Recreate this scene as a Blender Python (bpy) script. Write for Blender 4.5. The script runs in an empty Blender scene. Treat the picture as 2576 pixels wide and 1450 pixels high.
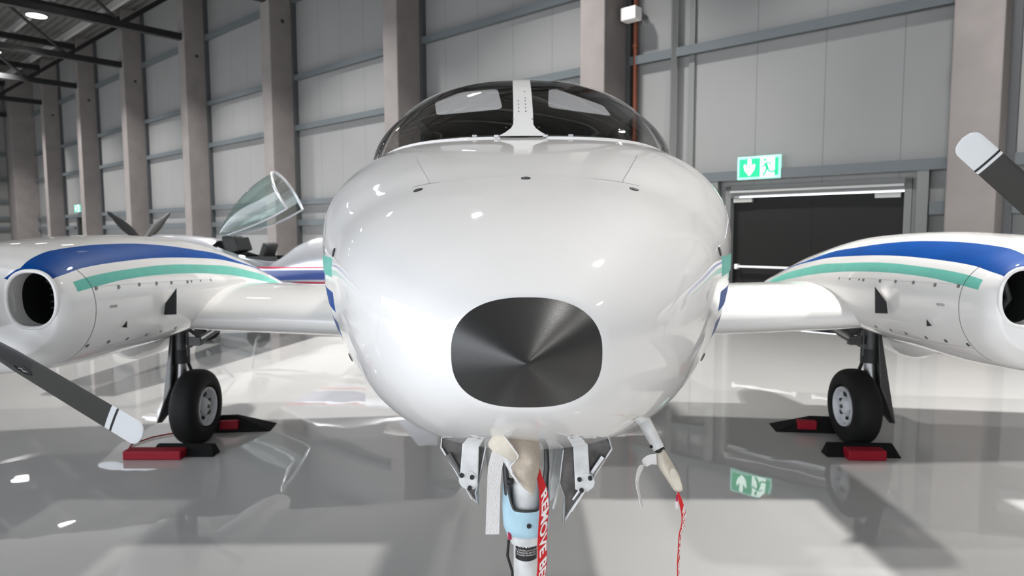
import bpy, bmesh, random
from math import *
from mathutils import Vector, Matrix
random.seed(4)
SC = bpy.context.scene
COL = SC.collection

# ---------------------------------------------------------------- camera, light, exposure
cam_d = bpy.data.cameras.new('camera'); cam = bpy.data.objects.new('camera', cam_d); COL.objects.link(cam)
R = Vector((0.99990, 0.01367, -0.00348)); U = Vector((0.00234, 0.08260, 0.99658)); F = Vector((-0.01391, 0.99649, -0.08256))
R.normalize(); F = (F - R*F.dot(R)).normalized(); U = R.cross(F)
cam.matrix_world = Matrix(((R.x, U.x, -F.x, 0), (R.y, U.y, -F.y, 0), (R.z, U.z, -F.z, 1.55), (0, 0, 0, 1)))
cam_d.sensor_width = 36; cam_d.lens = 1690/2576*36; cam_d.clip_start = .05; cam_d.clip_end = 200
cam_d.dof.use_dof = True; cam_d.dof.focus_distance = 1.75; cam_d.dof.aperture_fstop = 5.0
SC.camera = cam
w = bpy.data.worlds.new('world'); SC.world = w; w.use_nodes = True
w.node_tree.nodes['Background'].inputs[0].default_value = (.88, .93, 1.0, 1)
w.node_tree.nodes['Background'].inputs[1].default_value = 4.7
SC.view_settings.view_transform = 'Standard'; SC.view_settings.look = 'None'
SC.view_settings.gamma = 1; SC.view_settings.exposure = 0.0
LAMP = 12.0      # strength of each ceiling lamp's glowing diffuser
LAMP_W = 640     # watts of each ceiling lamp's downward beam

# ---------------------------------------------------------------- materials
def mat(name, col, rough=.5, metal=0, coat=0, spec=.5, emit=None, estr=0, noise=0, nscale=8, bump=0, bscale=60, coatr=.03):
    m = bpy.data.materials.new(name); m.use_nodes = True
    nt = m.node_tree; b = nt.nodes['Principled BSDF']; i = b.inputs
    i['Base Color'].default_value = (*col, 1); i['Roughness'].default_value = rough; i['Metallic'].default_value = metal
    i['Coat Weight'].default_value = coat; i['Coat Roughness'].default_value = coatr; i['Specular IOR Level'].default_value = spec
    if emit: i['Emission Color'].default_value = (*emit, 1); i['Emission Strength'].default_value = estr
    tc = nt.nodes.new('ShaderNodeTexCoord')
    if noise:
        n = nt.nodes.new('ShaderNodeTexNoise'); n.inputs['Scale'].default_value = nscale; n.inputs['Detail'].default_value = 5
        nt.links.new(tc.outputs['Object'], n.inputs['Vector'])
        r = nt.nodes.new('ShaderNodeMapRange'); r.inputs['From Min'].default_value = .3; r.inputs['From Max'].default_value = .7
        r.inputs['To Min'].default_value = 1-noise; r.inputs['To Max'].default_value = 1+noise*.4
        nt.links.new(n.outputs['Fac'], r.inputs['Value'])
        mx = nt.nodes.new('ShaderNodeVectorMath'); mx.operation = 'SCALE'; mx.inputs[0].default_value = col
        nt.links.new(r.outputs['Result'], mx.inputs['Scale']); nt.links.new(mx.outputs['Vector'], i['Base Color'])
    if bump:
        n2 = nt.nodes.new('ShaderNodeTexNoise'); n2.inputs['Scale'].default_value = bscale
        nt.links.new(tc.outputs['Object'], n2.inputs['Vector'])
        bp = nt.nodes.new('ShaderNodeBump'); bp.inputs['Strength'].default_value = bump; bp.inputs['Distance'].default_value = .01
        nt.links.new(n2.outputs['Fac'], bp.inputs['Height']); nt.links.new(bp.outputs['Normal'], i['Normal'])
    return m
def thin_glass(name, tint, base=.07, rough=.02):
    m = bpy.data.materials.new(name); m.use_nodes = True; nt = m.node_tree; nt.nodes.clear()
    o = nt.nodes.new('ShaderNodeOutputMaterial'); t = nt.nodes.new('ShaderNodeBsdfTransparent'); g = nt.nodes.new('ShaderNodeBsdfGlossy')
    t.inputs[0].default_value = (*tint, 1); g.inputs['Roughness'].default_value = rough
    lw = nt.nodes.new('ShaderNodeLayerWeight'); lw.inputs[0].default_value = .5; mx = nt.nodes.new('ShaderNodeMixShader')
    pw = nt.nodes.new('ShaderNodeMath'); pw.operation = 'POWER'; pw.inputs[1].default_value = 3.5; nt.links.new(lw.outputs['Facing'], pw.inputs[0])
    mm = nt.nodes.new('ShaderNodeMath'); mm.operation = 'MULTIPLY_ADD'; mm.inputs[1].default_value = .9; mm.inputs[2].default_value = base; mm.use_clamp = True
    nt.links.new(pw.outputs[0], mm.inputs[0]); nt.links.new(mm.outputs[0], mx.inputs[0])
    nt.links.new(t.outputs[0], mx.inputs[1]); nt.links.new(g.outputs[0], mx.inputs[2]); nt.links.new(mx.outputs[0], o.inputs[0])
    return m
M = {}
M['white'] = mat('white_gloss_paint', (.87, .85, .83), .6, spec=.2, coat=1, noise=.03, nscale=3)
M['blue'] = mat('blue_gloss_paint', (.0, .062, .29), .5, spec=.08, coat=.045, noise=.15, nscale=6)
M['teal'] = mat('teal_gloss_paint', (.16, .52, .43), .5, spec=.15, coat=.08, noise=.08, nscale=9)
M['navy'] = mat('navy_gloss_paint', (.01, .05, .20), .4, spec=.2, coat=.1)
M['nosecap'] = mat('black_radome_paint', (.030, .029, .028), .36, coat=.0, spec=.42, bump=.06, bscale=500, coatr=.25)
M['dark'] = mat('matt_black', (.012, .012, .012), .6)
M['rubber'] = mat('tyre_rubber', (.005, .005, .005), .7, spec=.25, bump=.1, bscale=200)
M['duct'] = mat('engine_bay_black', (.01, .01, .01), .5)
M['metal'] = mat('grey_steel', (.36, .36, .36), .38, metal=.9, noise=.2, nscale=30)
M['dkmetal'] = mat('dark_gear_steel', (.055, .055, .055), .42, metal=.3, noise=.3, nscale=40)
M['ribmetal'] = mat('grimy_door_metal', (.13, .12, .115), .45, metal=.3, noise=.6, nscale=22)
M['chrome'] = mat('polished_oleo_chrome', (.7, .7, .7), .12, metal=1)
M['screw'] = mat('screw_steel', (.22, .22, .22), .35, metal=.8)
M['rivet'] = mat('dull_rivet', (.30, .29, .28), .5)
M['seam'] = mat('panel_gap', (.10, .10, .10), .7)
M['seamlight'] = mat('light_panel_gap', (.42, .41, .40), .7)
M['gearwhite'] = mat('gear_white_paint', (.70, .70, .69), .42, noise=.18, nscale=25)
M['gearblue'] = mat('pale_blue_gear_paint', (.42, .62, .72), .4, noise=.12, nscale=20)
M['hub'] = mat('wheel_hub_grey', (.55, .56, .58), .4, noise=.15, nscale=30)
M['blade'] = mat('propeller_grey_paint', (.042, .041, .037), .5, spec=.3)
M['bladetip'] = mat('propeller_white_tip', (.66, .67, .68), .35)
M['boot'] = mat('deicing_boot_black', (.010, .010, .011), .45)
M['canvas'] = mat('cream_canvas', (.66, .60, .50), .8, noise=.22, nscale=14, bump=.25, bscale=90)
M['canvasbrown'] = mat('stained_canvas', (.56, .48, .39), .8, noise=.35, nscale=9, bump=.25, bscale=90)
M['webbing'] = mat('white_hook_strap', (.78, .75, .73), .9, bump=.4, bscale=300)
M['red'] = mat('red_streamer_cloth', (.62, .010, .014), .6, bump=.1, bscale=400)
M['redlabel'] = mat('red_label_print', (.40, .015, .07), .6)
M['print'] = mat('white_print', (.85, .80, .77), .7)
M['placard'] = mat('black_placard', (.012, .012, .013), .45)
M['chockred'] = mat('red_chock_paint', (.20, .001, .010), .6, spec=.25)
M['chockblk'] = mat('black_chock_rubber', (.003, .003, .003), .8, spec=.2)
M['glass'] = thin_glass('windscreen_glass', (.86, .86, .85))
M['canglass'] = thin_glass('canopy_glass', (.74, .84, .82), .09)
M['silver'] = mat('silver_aircraft_paint', (.55, .56, .59), .24, metal=.6, coat=.8)
M['sred'] = mat('red_pinstripe', (.50, .03, .07), .3, coat=.8)
M['sblue'] = mat('dark_blue_band', (.005, .035, .20), .3, coat=.8)
M['visor'] = mat('sun_visor_vinyl', (.86, .83, .82), .6)
M['cabin'] = mat('cabin_trim_dark', (.05, .048, .045), .8)
M['cabingrey'] = mat('cabin_trim_grey', (.30, .28, .27), .8)
M['concrete'] = mat('precast_concrete', (.18, .162, .156), .85, noise=.13, nscale=2.2, bump=.1, bscale=40)
M['steel'] = mat('painted_steel_rail', (.085, .098, .105), .5)
M['steeldk'] = mat('dark_steel', (.055, .057, .06), .5)
M['truss'] = mat('black_truss_paint', (.006, .006, .0065), .5)
M['purlin'] = mat('galvanised_purlin', (.42, .42, .40), .45, metal=.2)
M['doorleaf'] = mat('dark_door_leaf', (.010, .010, .0095), .6, spec=.25)
M['doorframe'] = mat('grey_door_frame', (.14, .145, .14), .5)
M['doorframe2'] = mat('pale_closer_rail', (.36, .36, .355), .7, spec=.2)
M['doorbar'] = mat('bright_push_bar', (.85, .85, .84), .3, metal=.2)
M['pipe'] = mat('copper_pipe', (.20, .06, .03), .45, metal=.3)
M['conduit'] = mat('grey_conduit', (.13, .13, .13), .5)
M['box'] = mat('white_plastic_box', (.72, .70, .68), .5)
M['signframe'] = mat('sign_housing', (.30, .62, .52), .5, emit=(.35, .90, .70), estr=.42)
M['signgreen'] = mat('lit_green_face', (.0, .30, .14), .5, emit=(.0, .50, .21), estr=.95)
M['signwhite'] = mat('lit_white_face', (.8, .9, .85), .5, emit=(.75, 1.0, .88), estr=1.6)
M['lamp'] = mat('lamp_diffuser', (1, 1, 1), .5, emit=(1, .985, .96), estr=LAMP)
M['lamphouse'] = mat('lamp_housing', (.10, .10, .10), .5)
M['orange'] = mat('orange_plastic', (.60, .12, .03), .5)

def wall_material():
    m = mat('sandwich_panel', (.20, .20, .198), .55, noise=.03, nscale=1.2)
    nt = m.node_tree; b = nt.nodes['Principled BSDF']
    tc = nt.nodes.new('ShaderNodeTexCoord'); sp = nt.nodes.new('ShaderNodeSeparateXYZ'); nt.links.new(tc.outputs['Object'], sp.inputs[0])
    a = nt.nodes.new('ShaderNodeMath'); a.operation = 'ADD'; a.inputs[1].default_value = 100*1.03-.14
    nt.links.new(sp.outputs['X'], a.inputs[0])
    d = nt.nodes.new('ShaderNodeMath'); d.operation = 'PINGPONG'; d.inputs[1].default_value = .515
    nt.links.new(a.outputs[0], d.inputs[0])
    l = nt.nodes.new('ShaderNodeMath'); l.operation = 'LESS_THAN'; l.inputs[1].default_value = .007
    nt.links.new(d.outputs[0], l.inputs[0])
    src = b.inputs['Base Color'].links[0].from_socket
    mx = nt.nodes.new('ShaderNodeMix'); mx.data_type = 'RGBA'; mx.inputs['B'].default_value = (.125, .125, .123, 1)
    nt.links.new(l.outputs[0], mx.inputs['Factor']); nt.links.new(src, mx.inputs['A']); nt.links.new(mx.outputs['Result'], b.inputs['Base Color'])
    return m
M['wall'] = wall_material()
def floor_material():
    m = mat('grey_epoxy_floor', (.43, .425, .415), .5, coat=1, noise=.05, nscale=.8, spec=.5, coatr=.015)
    nt = m.node_tree; b = nt.nodes['Principled BSDF']; tc = nt.nodes.new('ShaderNodeTexCoord')
    n = nt.nodes.new('ShaderNodeTexNoise'); n.inputs['Scale'].default_value = 2.5; n.inputs['Detail'].default_value = 2
    nt.links.new(tc.outputs['Object'], n.inputs['Vector'])
    bp = nt.nodes.new('ShaderNodeBump'); bp.inputs['Strength'].default_value = .10; bp.inputs['Distance'].default_value = .01
    nt.links.new(n.outputs['Fac'], bp.inputs['Height']); nt.links.new(bp.outputs['Normal'], b.inputs['Coat Normal'])
    b.inputs['Coat IOR'].default_value = 1.6
    return m
M['floor'] = floor_material()
def deck_material():
    m = mat('corrugated_roof_deck', (.10, .10, .095), .5, metal=.2)
    nt = m.node_tree; b = nt.nodes['Principled BSDF']; tc = nt.nodes.new('ShaderNodeTexCoord')
    wv = nt.nodes.new('ShaderNodeTexWave'); wv.bands_direction = 'Y'; wv.inputs['Scale'].default_value = 1.1
    nt.links.new(tc.outputs['Object'], wv.inputs['Vector'])
    bp = nt.nodes.new('ShaderNodeBump'); bp.inputs['Strength'].default_value = .9; bp.inputs['Distance'].default_value = .06
    nt.links.new(wv.outputs['Fac'], bp.inputs['Height']); nt.links.new(bp.outputs['Normal'], b.inputs['Normal'])
    return m
M['deck'] = deck_material()

# ---------------------------------------------------------------- mesh helpers
def set_parent(o, parent):
    if parent is None: return
    o.parent = parent
    loc = parent.location if parent.parent is None else Vector((0, 0, 0))
    o.matrix_parent_inverse = (Matrix.Translation(parent.location) @ Matrix.Rotation(parent.rotation_euler[2], 4, 'Z')).inverted() if parent.parent is None else Matrix.Identity(4)
def tag(o, label=None, cat=None, group=None, kind=None):
    if label: o['label'] = label
    if cat: o['category'] = cat
    if group: o['group'] = group
    if kind: o['kind'] = kind
    return o
def thing(name, label, cat, loc=(0, 0, 0), group=None, kind=None):
    o = bpy.data.objects.new(name, None); COL.objects.link(o); o.location = loc; o.empty_display_size = .2
    return tag(o, label, cat, group, kind)
class MB:
    def __init__(s): s.v = []; s.f = []; s.m = []; s.mats = []
    def mi(s, m):
        if m not in s.mats: s.mats.append(m)
        return s.mats.index(m)
    def add(s, vs, fs, m):
        k = len(s.v); s.v += [tuple(v) for v in vs]
        for f in fs: s.f.append(tuple(k+i for i in f)); s.m.append(s.mi(m))
        return s
    def box(s, c, d, m, rot=None):
        vs = [Vector((sx*d[0]/2, sy*d[1]/2, sz*d[2]/2)) for sx in (-1, 1) for sy in (-1, 1) for sz in (-1, 1)]
        if rot is not None: vs = [rot @ v for v in vs]
        vs = [v+Vector(c) for v in vs]
        return s.add(vs, [(0, 1, 3, 2), (4, 6, 7, 5), (0, 4, 5, 1), (2, 3, 7, 6), (0, 2, 6, 4), (1, 5, 7, 3)], m)
    def tube(s, pts, r, m, n=16, cap=True, sq=False):
        pts = [Vector(p) for p in pts]; rs = r if isinstance(r, (list, tuple)) else [r]*len(pts)
        t0 = (pts[1]-pts[0]).normalized(); a = t0.orthogonal().normalized()
        if sq:
            a = Vector((0, 0, 1)).cross(t0); a = a.normalized() if a.length > .01 else Vector((1, 0, 0))
        rings = []
        for i, p in enumerate(pts):
            t = (pts[min(i+1, len(pts)-1)]-pts[max(i-1, 0)]).normalized()
            a = (a-t*a.dot(t)).normalized(); b = t.cross(a)
            rings.append([p+(a*cos(q)+b*sin(q))*rs[i] for q in [2*pi*(k+(.5 if sq else 0))/n for k in range(n)]])
        vs = [v for rg in rings for v in rg]; fs = []
        for i in range(len(pts)-1):
            for k in range(n): fs.append((i*n+k, i*n+(k+1) % n, (i+1)*n+(k+1) % n, (i+1)*n+k))
        if cap: fs.append(tuple(range(n-1, -1, -1))); fs.append(tuple((len(pts)-1)*n+k for k in range(n)))
        return s.add(vs, fs, m)
    def prism(s, poly, off, m):     # polygon of 3-D points swept by vector off
        n = len(poly); a = [Vector(p) for p in poly]; b = [p+Vector(off) for p in a]
        fs = [tuple(range(n-1, -1, -1)), tuple(range(n, 2*n))]+[(i, (i+1) % n, n+(i+1) % n, n+i) for i in range(n)]
        return s.add(a+b, fs, m)
    def lathe(s, c, axis, prof, m, n=48, closed=False):  # prof: list of (along, radius)
        c = Vector(c); t = Vector(axis).normalized(); a = t.orthogonal().normalized(); b = t.cross(a); vs = []; fs = []
        for (h, r) in prof:
            for k in range(n): q = 2*pi*k/n; vs.append(c+t*h+(a*cos(q)+b*sin(q))*r)
        L = len(prof)
        for i in range(L if closed else L-1):
            j = (i+1) % L
            for k in range(n): fs.append((i*n+k, i*n+(k+1) % n, j*n+(k+1) % n, j*n+k))
        return s.add(vs, fs, m)
    def build(s, name, parent=None, smooth=True, bevel=0, sharp=40, sub=0):
        me = bpy.data.meshes.new(name); me.from_pydata(s.v, [], s.f)
        for m in s.mats: me.materials.append(M[m] if isinstance(m, str) else m)
        me.polygons.foreach_set('material_index', s.m)
        bm = bmesh.new(); bm.from_mesh(me); bmesh.ops.remove_doubles(bm, verts=bm.verts, dist=1e-6)
        bmesh.ops.recalc_face_normals(bm, faces=bm.faces); bm.to_mesh(me); bm.free()
        if smooth:
            me.polygons.foreach_set('use_smooth', [True]*len(me.polygons))
            me.set_sharp_from_angle(angle=radians(sharp))
        o = bpy.data.objects.new(name, me); COL.objects.link(o)
        if bevel:
            b = o.modifiers.new('bevel', 'BEVEL'); b.width = bevel; b.segments = 2; b.limit_method = 'ANGLE'; b.angle_limit = radians(35)
        set_parent(o, parent)
        return o
def text_mesh(body, size, bold=0.0):
    c = bpy.data.curves.new('text', 'FONT'); c.body = body; c.size = size; c.resolution_u = 3; c.offset = bold*size
    o = bpy.data.objects.new('text', c); COL.objects.link(o)
    bpy.context.view_layer.update()
    me = bpy.data.meshes.new_from_object(o.evaluated_get(bpy.context.evaluated_depsgraph_get()))
    bm = bmesh.new(); bm.from_mesh(me); bmesh.ops.triangulate(bm, faces=bm.faces)
    bmesh.ops.subdivide_edges(bm, edges=[e for e in bm.edges if e.calc_length() > size*.25], cuts=2)
    bmesh.ops.triangulate(bm, faces=bm.faces)
    vs = [tuple(v.co) for v in bm.verts]; fs = [tuple(v.index for v in f.verts) for f in bm.faces]
    bm.free(); bpy.data.objects.remove(o); bpy.data.curves.remove(c)
    return vs, fs

from math import *
def _interp(st,Y):
    # monotone-ish cubic (pchip) interpolation on tuples, st[i][0]=Y
    n=len(st)
    if Y<=st[0][0]: return st[0][1:]
    if Y>=st[-1][0]: return st[-1][1:]
    i=0
    while st[i+1][0]<Y: i+=1
    def slope(k,j):
        if k==0: return (st[1][j]-st[0][j])/(st[1][0]-st[0][0])
        if k==n-1: return (st[-1][j]-st[-2][j])/(st[-1][0]-st[-2][0])
        a=(st[k][j]-st[k-1][j])/(st[k][0]-st[k-1][0]); b=(st[k+1][j]-st[k][j])/(st[k+1][0]-st[k][0])
        if a*b<=0: return 0.
        return 2*a*b/(a+b)
    hh=st[i+1][0]-st[i][0]; s=(Y-st[i][0])/hh
    out=[]
    for j in range(1,len(st[0])):
        m0=slope(i,j)*hh; m1=slope(i+1,j)*hh
        out.append((2*s**3-3*s*s+1)*st[i][j]+(s**3-2*s*s+s)*m0+(-2*s**3+3*s*s)*st[i+1][j]+(s**3-s*s)*m1)
    return out
def sec(p,th):
    # p = xc, zc, w, top, bottom, n_upper, n_lower ; returns x,z
    xc,zc,w,t,b,nu,nl=p
    c,s=cos(th),sin(th); n=nu if s>=0 else nl
    x=xc+w*(1 if c>=0 else -1)*abs(c)**(2/n)
    z=zc+((t-zc) if s>=0 else (zc-b))*(1 if s>=0 else -1)*abs(s)**(2/n)
    return x,z
# Y: xc zc w top bottom nu nl   (top/bottom absolute z)
FUS=[(1.30,.010,1.315,.148,1.424,1.206,2.4,2.6),
 (1.33,.010,1.323,.183,1.446,1.176,2.4,2.6),
 (1.42,.010,1.343,.270,1.499,1.116,2.4,2.5),
 (1.60,.010,1.383,.395,1.580,1.030,2.3,2.4),
 (1.80,.012,1.420,.500,1.652,.955,2.3,2.35),
 (2.00,.014,1.440,.583,1.714,.905,2.3,2.3),
 (2.25,.016,1.465,.680,1.788,.875,2.6,2.25),
 (2.50,.018,1.490,.755,1.855,.860,2.9,2.25),
 (2.80,.020,1.510,.800,1.925,.855,3.1,2.25),
 (3.10,.020,1.520,.820,1.985,.855,3.1,2.2),
 (3.60,.020,1.520,.825,2.020,.860,3.0,2.2),
 (6.50,.020,1.520,.825,2.020,.860,2.8,2.2),
 (8.50,.020,1.580,.55,1.980,1.10,2.3,2.2),
 (11.0,.020,1.700,.22,1.900,1.45,2.0,2.0),
 (12.2,.020,1.780,.06,1.850,1.70,2.0,2.0)]
CAB=[(2.93,.010,1.90,.40,1.960,1.5,2.3,2),
 (3.05,.010,1.90,.57,2.062,1.5,2.3,2),
 (3.20,.008,1.86,.69,2.162,1.5,2.3,2),
 (3.40,.004,1.80,.755,2.272,1.5,2.3,2),
 (3.60,.002,1.74,.775,2.345,1.5,2.35,2),
 (3.85,.002,1.70,.780,2.380,1.5,2.35,2),
 (6.20,.015,1.62,.770,2.380,1.5,2.3,2),
 (8.50,.020,1.60,.54,2.020,1.5,2.3,2)]
# nacelle on the right side (x>0), mirrored for left
NAC=[(2.84,2.42,1.22,.436,1.425,.99,2.8,2.5),
 (2.87,2.42,1.22,.452,1.447,.962,2.7,2.4),
 (2.92,2.42,1.22,.461,1.465,.930,2.6,2.4),
 (3.05,2.42,1.22,.465,1.500,.905,2.5,2.4),
 (3.40,2.42,1.21,.475,1.530,.885,2.4,2.4),
 (3.80,2.42,1.20,.475,1.545,.885,2.3,2.4),
 (4.40,2.42,1.18,.450,1.525,.905,2.1,2.4),
 (5.20,2.42,1.12,.37,1.405,.94,2.0,2.3),
 (6.00,2.42,1.08,.23,1.21,.995,1.9,2.0),
 (6.38,2.42,1.06,.14,1.10,1.03,2.0,2.0),
 (6.50,2.42,1.05,.04,1.06,1.04,2.0,2.0)]


# ---------------------------------------------------------------- the hall
P0 = Vector((3.829, 10.80, 0)); UW = Vector((-0.7537, 0.6572, 0)).normalized(); NW = Vector((-UW.y, UW.x, 0))
if NW.dot(P0) > 0: NW = -NW
TH = atan2(UW.y, UW.x)
def W(t, d, z): return P0+UW*t+NW*d+Vector((0, 0, z))
RW = Matrix((UW, NW, Vector((0, 0, 1)))).transposed()
def wbox(mb, t0, t1, d0, d1, z0, z1, m):
    return mb.box(W((t0+t1)/2, (d0+d1)/2, (z0+z1)/2), (abs(t1-t0), abs(d1-d0), abs(z1-z0)), m, RW)
def struct(mb, name, **k):
    label = k.pop('label', None)
    o = mb.build(name, smooth=False, **k); o['kind'] = 'structure'
    if label: o['label'] = label
    return o
def hall_local(mb, name):     # structure whose object axes follow the hall (needed by its procedural pattern)
    o = struct(mb, name)
    mw = Matrix.Translation(P0) @ RW.to_4x4()
    o.data.transform(mw.inverted()); o.matrix_world = mw
    return o
T0, T1, D1, HZ = -24.0, 42.8, 20.0, 10.3
mb = MB(); wbox(mb, T0-20, T1+.3, -.3, D1+30, -.2, 0, 'floor'); hall_local(mb, 'floor')
mb = MB(); wbox(mb, T0-.3, T1+.3, -.3, D1+.3, HZ, HZ+.2, 'deck'); hall_local(mb, 'ceiling')
DL, DR, DT = .50, -2.00, 2.13
mb = MB(); wbox(mb, DL, 32.6, -.3, 0, 0, HZ, 'wall'); wbox(mb, T0, DR, -.3, 0, 0, HZ, 'wall'); wbox(mb, DR, DL, -.3, 0, DT, HZ, 'wall')
wbox(mb, 34.5, T1, -.3, 0, 0, HZ, 'wall'); wbox(mb, 32.6, 34.5, -.3, 0, 2.4, HZ, 'wall')
hall_local(mb, 'wall_back')
mb = MB(); wbox(mb, T1, T1+.3, -.3, D1, 0, HZ, 'wall'); hall_local(mb, 'wall_left')
mb = MB(); wbox(mb, T0-.3, T0, -.3, D1, 0, HZ, 'wall'); hall_local(mb, 'wall_right')
mb = MB(); wbox(mb, T0, T1, D1, D1+.3, 6.5, HZ, 'wall'); wbox(mb, T0, -20.0, D1, D1+.3, 0, 6.5, 'wall'); hall_local(mb, 'wall_front')

# doors in the long wall
mb = MB(); wbox(mb, DR+.01, -.751, -.12, -.06, .01, DT-.03, 'doorleaf'); wbox(mb, -.749, DL-.01, -.12, -.06, .01, DT-.03, 'doorleaf')
door = struct(mb, 'door_1', label='dark grey double fire exit door under the lit green sign')
mb = MB(); wbox(mb, DL, DL+.09, -.1, .05, 0, 2.28, 'doorframe'); wbox(mb, DR-.09, DR, -.1, .05, 0, 2.28, 'doorframe'); wbox(mb, DR-.09, DL+.09, -.1, .05, DT, 2.28, 'doorframe')
mb.build('door_frame', door, smooth=False)
mb = MB(); wbox(mb, DR, DL, .05, .09, 2.17, 2.205, 'doorframe2'); mb.build('closer_rail', door, smooth=False, bevel=.005)
for (a, b) in ((.16, .47), (-1.95, -1.62)):
    mb = MB(); wbox(mb, a, b, -.06, .02, 2.02, 2.09, 'purlin'); mb.build('door_closer', door, smooth=False, bevel=.006)
for (a, b) in ((-.62, .42), (-1.88, -.86)):
    mb = MB(); wbox(mb, a, b, .0, .035, .965, 1.0, 'doorbar'); wbox(mb, a, a+.05, -.06, .04, .94, 1.02, 'doorbar'); wbox(mb, b-.05, b, -.06, .04, .94, 1.02, 'doorbar')
    mb.build('push_bar', door, smooth=False, bevel=.006)
mb = MB(); wbox(mb, 32.62, 34.48, -.12, -.05, .01, 2.38, 'doorleaf'); door2 = struct(mb, 'door_2', label='dark far door beneath the small far exit sign')
mb = MB(); wbox(mb, 32.5, 32.6, -.06, .05, 0, 2.5, 'doorframe'); wbox(mb, 34.5, 34.6, -.06, .05, 0, 2.5, 'doorframe'); wbox(mb, 32.5, 34.6, -.06, .05, 2.4, 2.5, 'doorframe')
mb.build('door_frame', door2, smooth=False)

# concrete columns along the long wall, with bolt holes and a dark edge channel
colsT = [-3.12+5.615*k for k in range(-3, 9)]
for t in colsT:
    w_ = .52
    mb = MB(); wbox(mb, t, t+w_, 0, .78, 0, HZ, 'concrete'); c = struct(mb, 'concrete_column', bevel=.02)
    mb = MB(); wbox(mb, t-.10, t, 0, .12, 0, HZ, 'steeldk'); mb.build('edge_channel', c, smooth=False)
    mb = MB(); mb.tube([W(t-.004, .38, 7.55), W(t+.02, .38, 7.55)], .055, 'dark'); mb.build('bolt_hole', c, smooth=False)
# end wall columns
for d in (2.2, 9.0, 15.8, 22.6):
    mb = MB(); wbox(mb, T1-.75, T1, d, d+.52, 0, HZ, 'concrete'); struct(mb, 'concrete_column', bevel=.02)
mb = MB(); wbox(mb, T1-1.6, T1, 0, 1.1, 0, HZ, 'concrete'); struct(mb, 'concrete_column', bevel=.02)
# horizontal wall rails, one length per bay
n = 0
for k, t in enumerate(colsT[:-1]):
    a, b = t+.52, t+5.615-.10
    for z, hh in ((1.86, .16), (2.45, .14), (4.58, .14), (6.0, .14), (8.2, .18)):
        segs = [(a, b)]
        if z < 2.3 and a < DL < b or (z < 2.3 and a < 33 < b):
            cl, cr = (DL+.3, DR-.32) if a < DL < b else (34.6, 32.5)
            segs = [(a, cr), (cl, b)]
        for (p, q) in segs:
            if q-p < .1: continue
            n += 1; mb = MB(); wbox(mb, p, q, .0, .13, z-hh/2, z+hh/2-.02, 'steel'); wbox(mb, p, q, .13, .14, z-hh/2-.01, z+hh/2, 'steel')
            struct(mb, 'trim_%d' % n)
for z in (1.86, 2.45, 3.4, 4.58, 6.0, 8.2):
    for (a, b) in ((1.1, 2.2), (2.72, 9.0), (9.52, 15.8)):
        n += 1; mb = MB(); wbox(mb, T1-.14, T1, a, b, z-.09, z+.09, 'steel'); struct(mb, 'trim_%d' % n)
# posts beside the door and at the end wall
for (t, z, m_) in ((-2.23, 2.38, 'doorframe'), (.76, 2.38, 'doorframe')):
    n += 1; mb = MB(); wbox(mb, t-.07, t+.07, 0, .13, 0, z, m_); struct(mb, 'trim_%d' % n)
n += 1; mb = MB(); wbox(mb, 1.19, 1.29, 0, .04, 0, HZ, 'doorframe'); struct(mb, 'trim_%d' % n)
n += 1; mb = MB(); mb.tube([W(42.55, 5.2, 0), W(42.55, 5.2, HZ)], .06, 'truss'); struct(mb, 'trim_%d' % n)

# roof: trusses, purlins
def truss(t):
    r = thing('roof_truss', None, None, W(t, .8, 8.15), kind='structure'); a = W
    mb = MB(); mb.tube([a(t, .78, 8.15), a(t, D1, 8.15)], .15, 'truss', 4, sq=True); mb.build('bottom_chord', r, smooth=False)
    mb = MB(); mb.tube([a(t, .3, 9.85), a(t, D1, 9.85)], .16, 'truss', 4, sq=True); mb.build('top_chord', r, smooth=False)
    d = 2.6
    while d < D1-3:
        mb = MB(); mb.tube([a(t, d, 8.2), a(t, d-2.0, 9.8)], .10, 'truss', 4, sq=True); mb.build('diagonal_brace', r, smooth=False)
        mb = MB(); mb.tube([a(t, d, 8.2), a(t, d+2.0, 9.8)], .055, 'truss', 8); mb.build('diagonal_brace', r, smooth=False)
        d += 4.0
for t in colsT: truss(t+.26)
for i, d in enumerate((1.2, 3.0, 4.8, 6.6, 8.4, 12, 16, 20)):
    n += 1; mb = MB(); wbox(mb, T0, T1, d-.06, d+.06, 10.02, 10.28, 'purlin'); struct(mb, 'trim_%d' % n)

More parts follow.
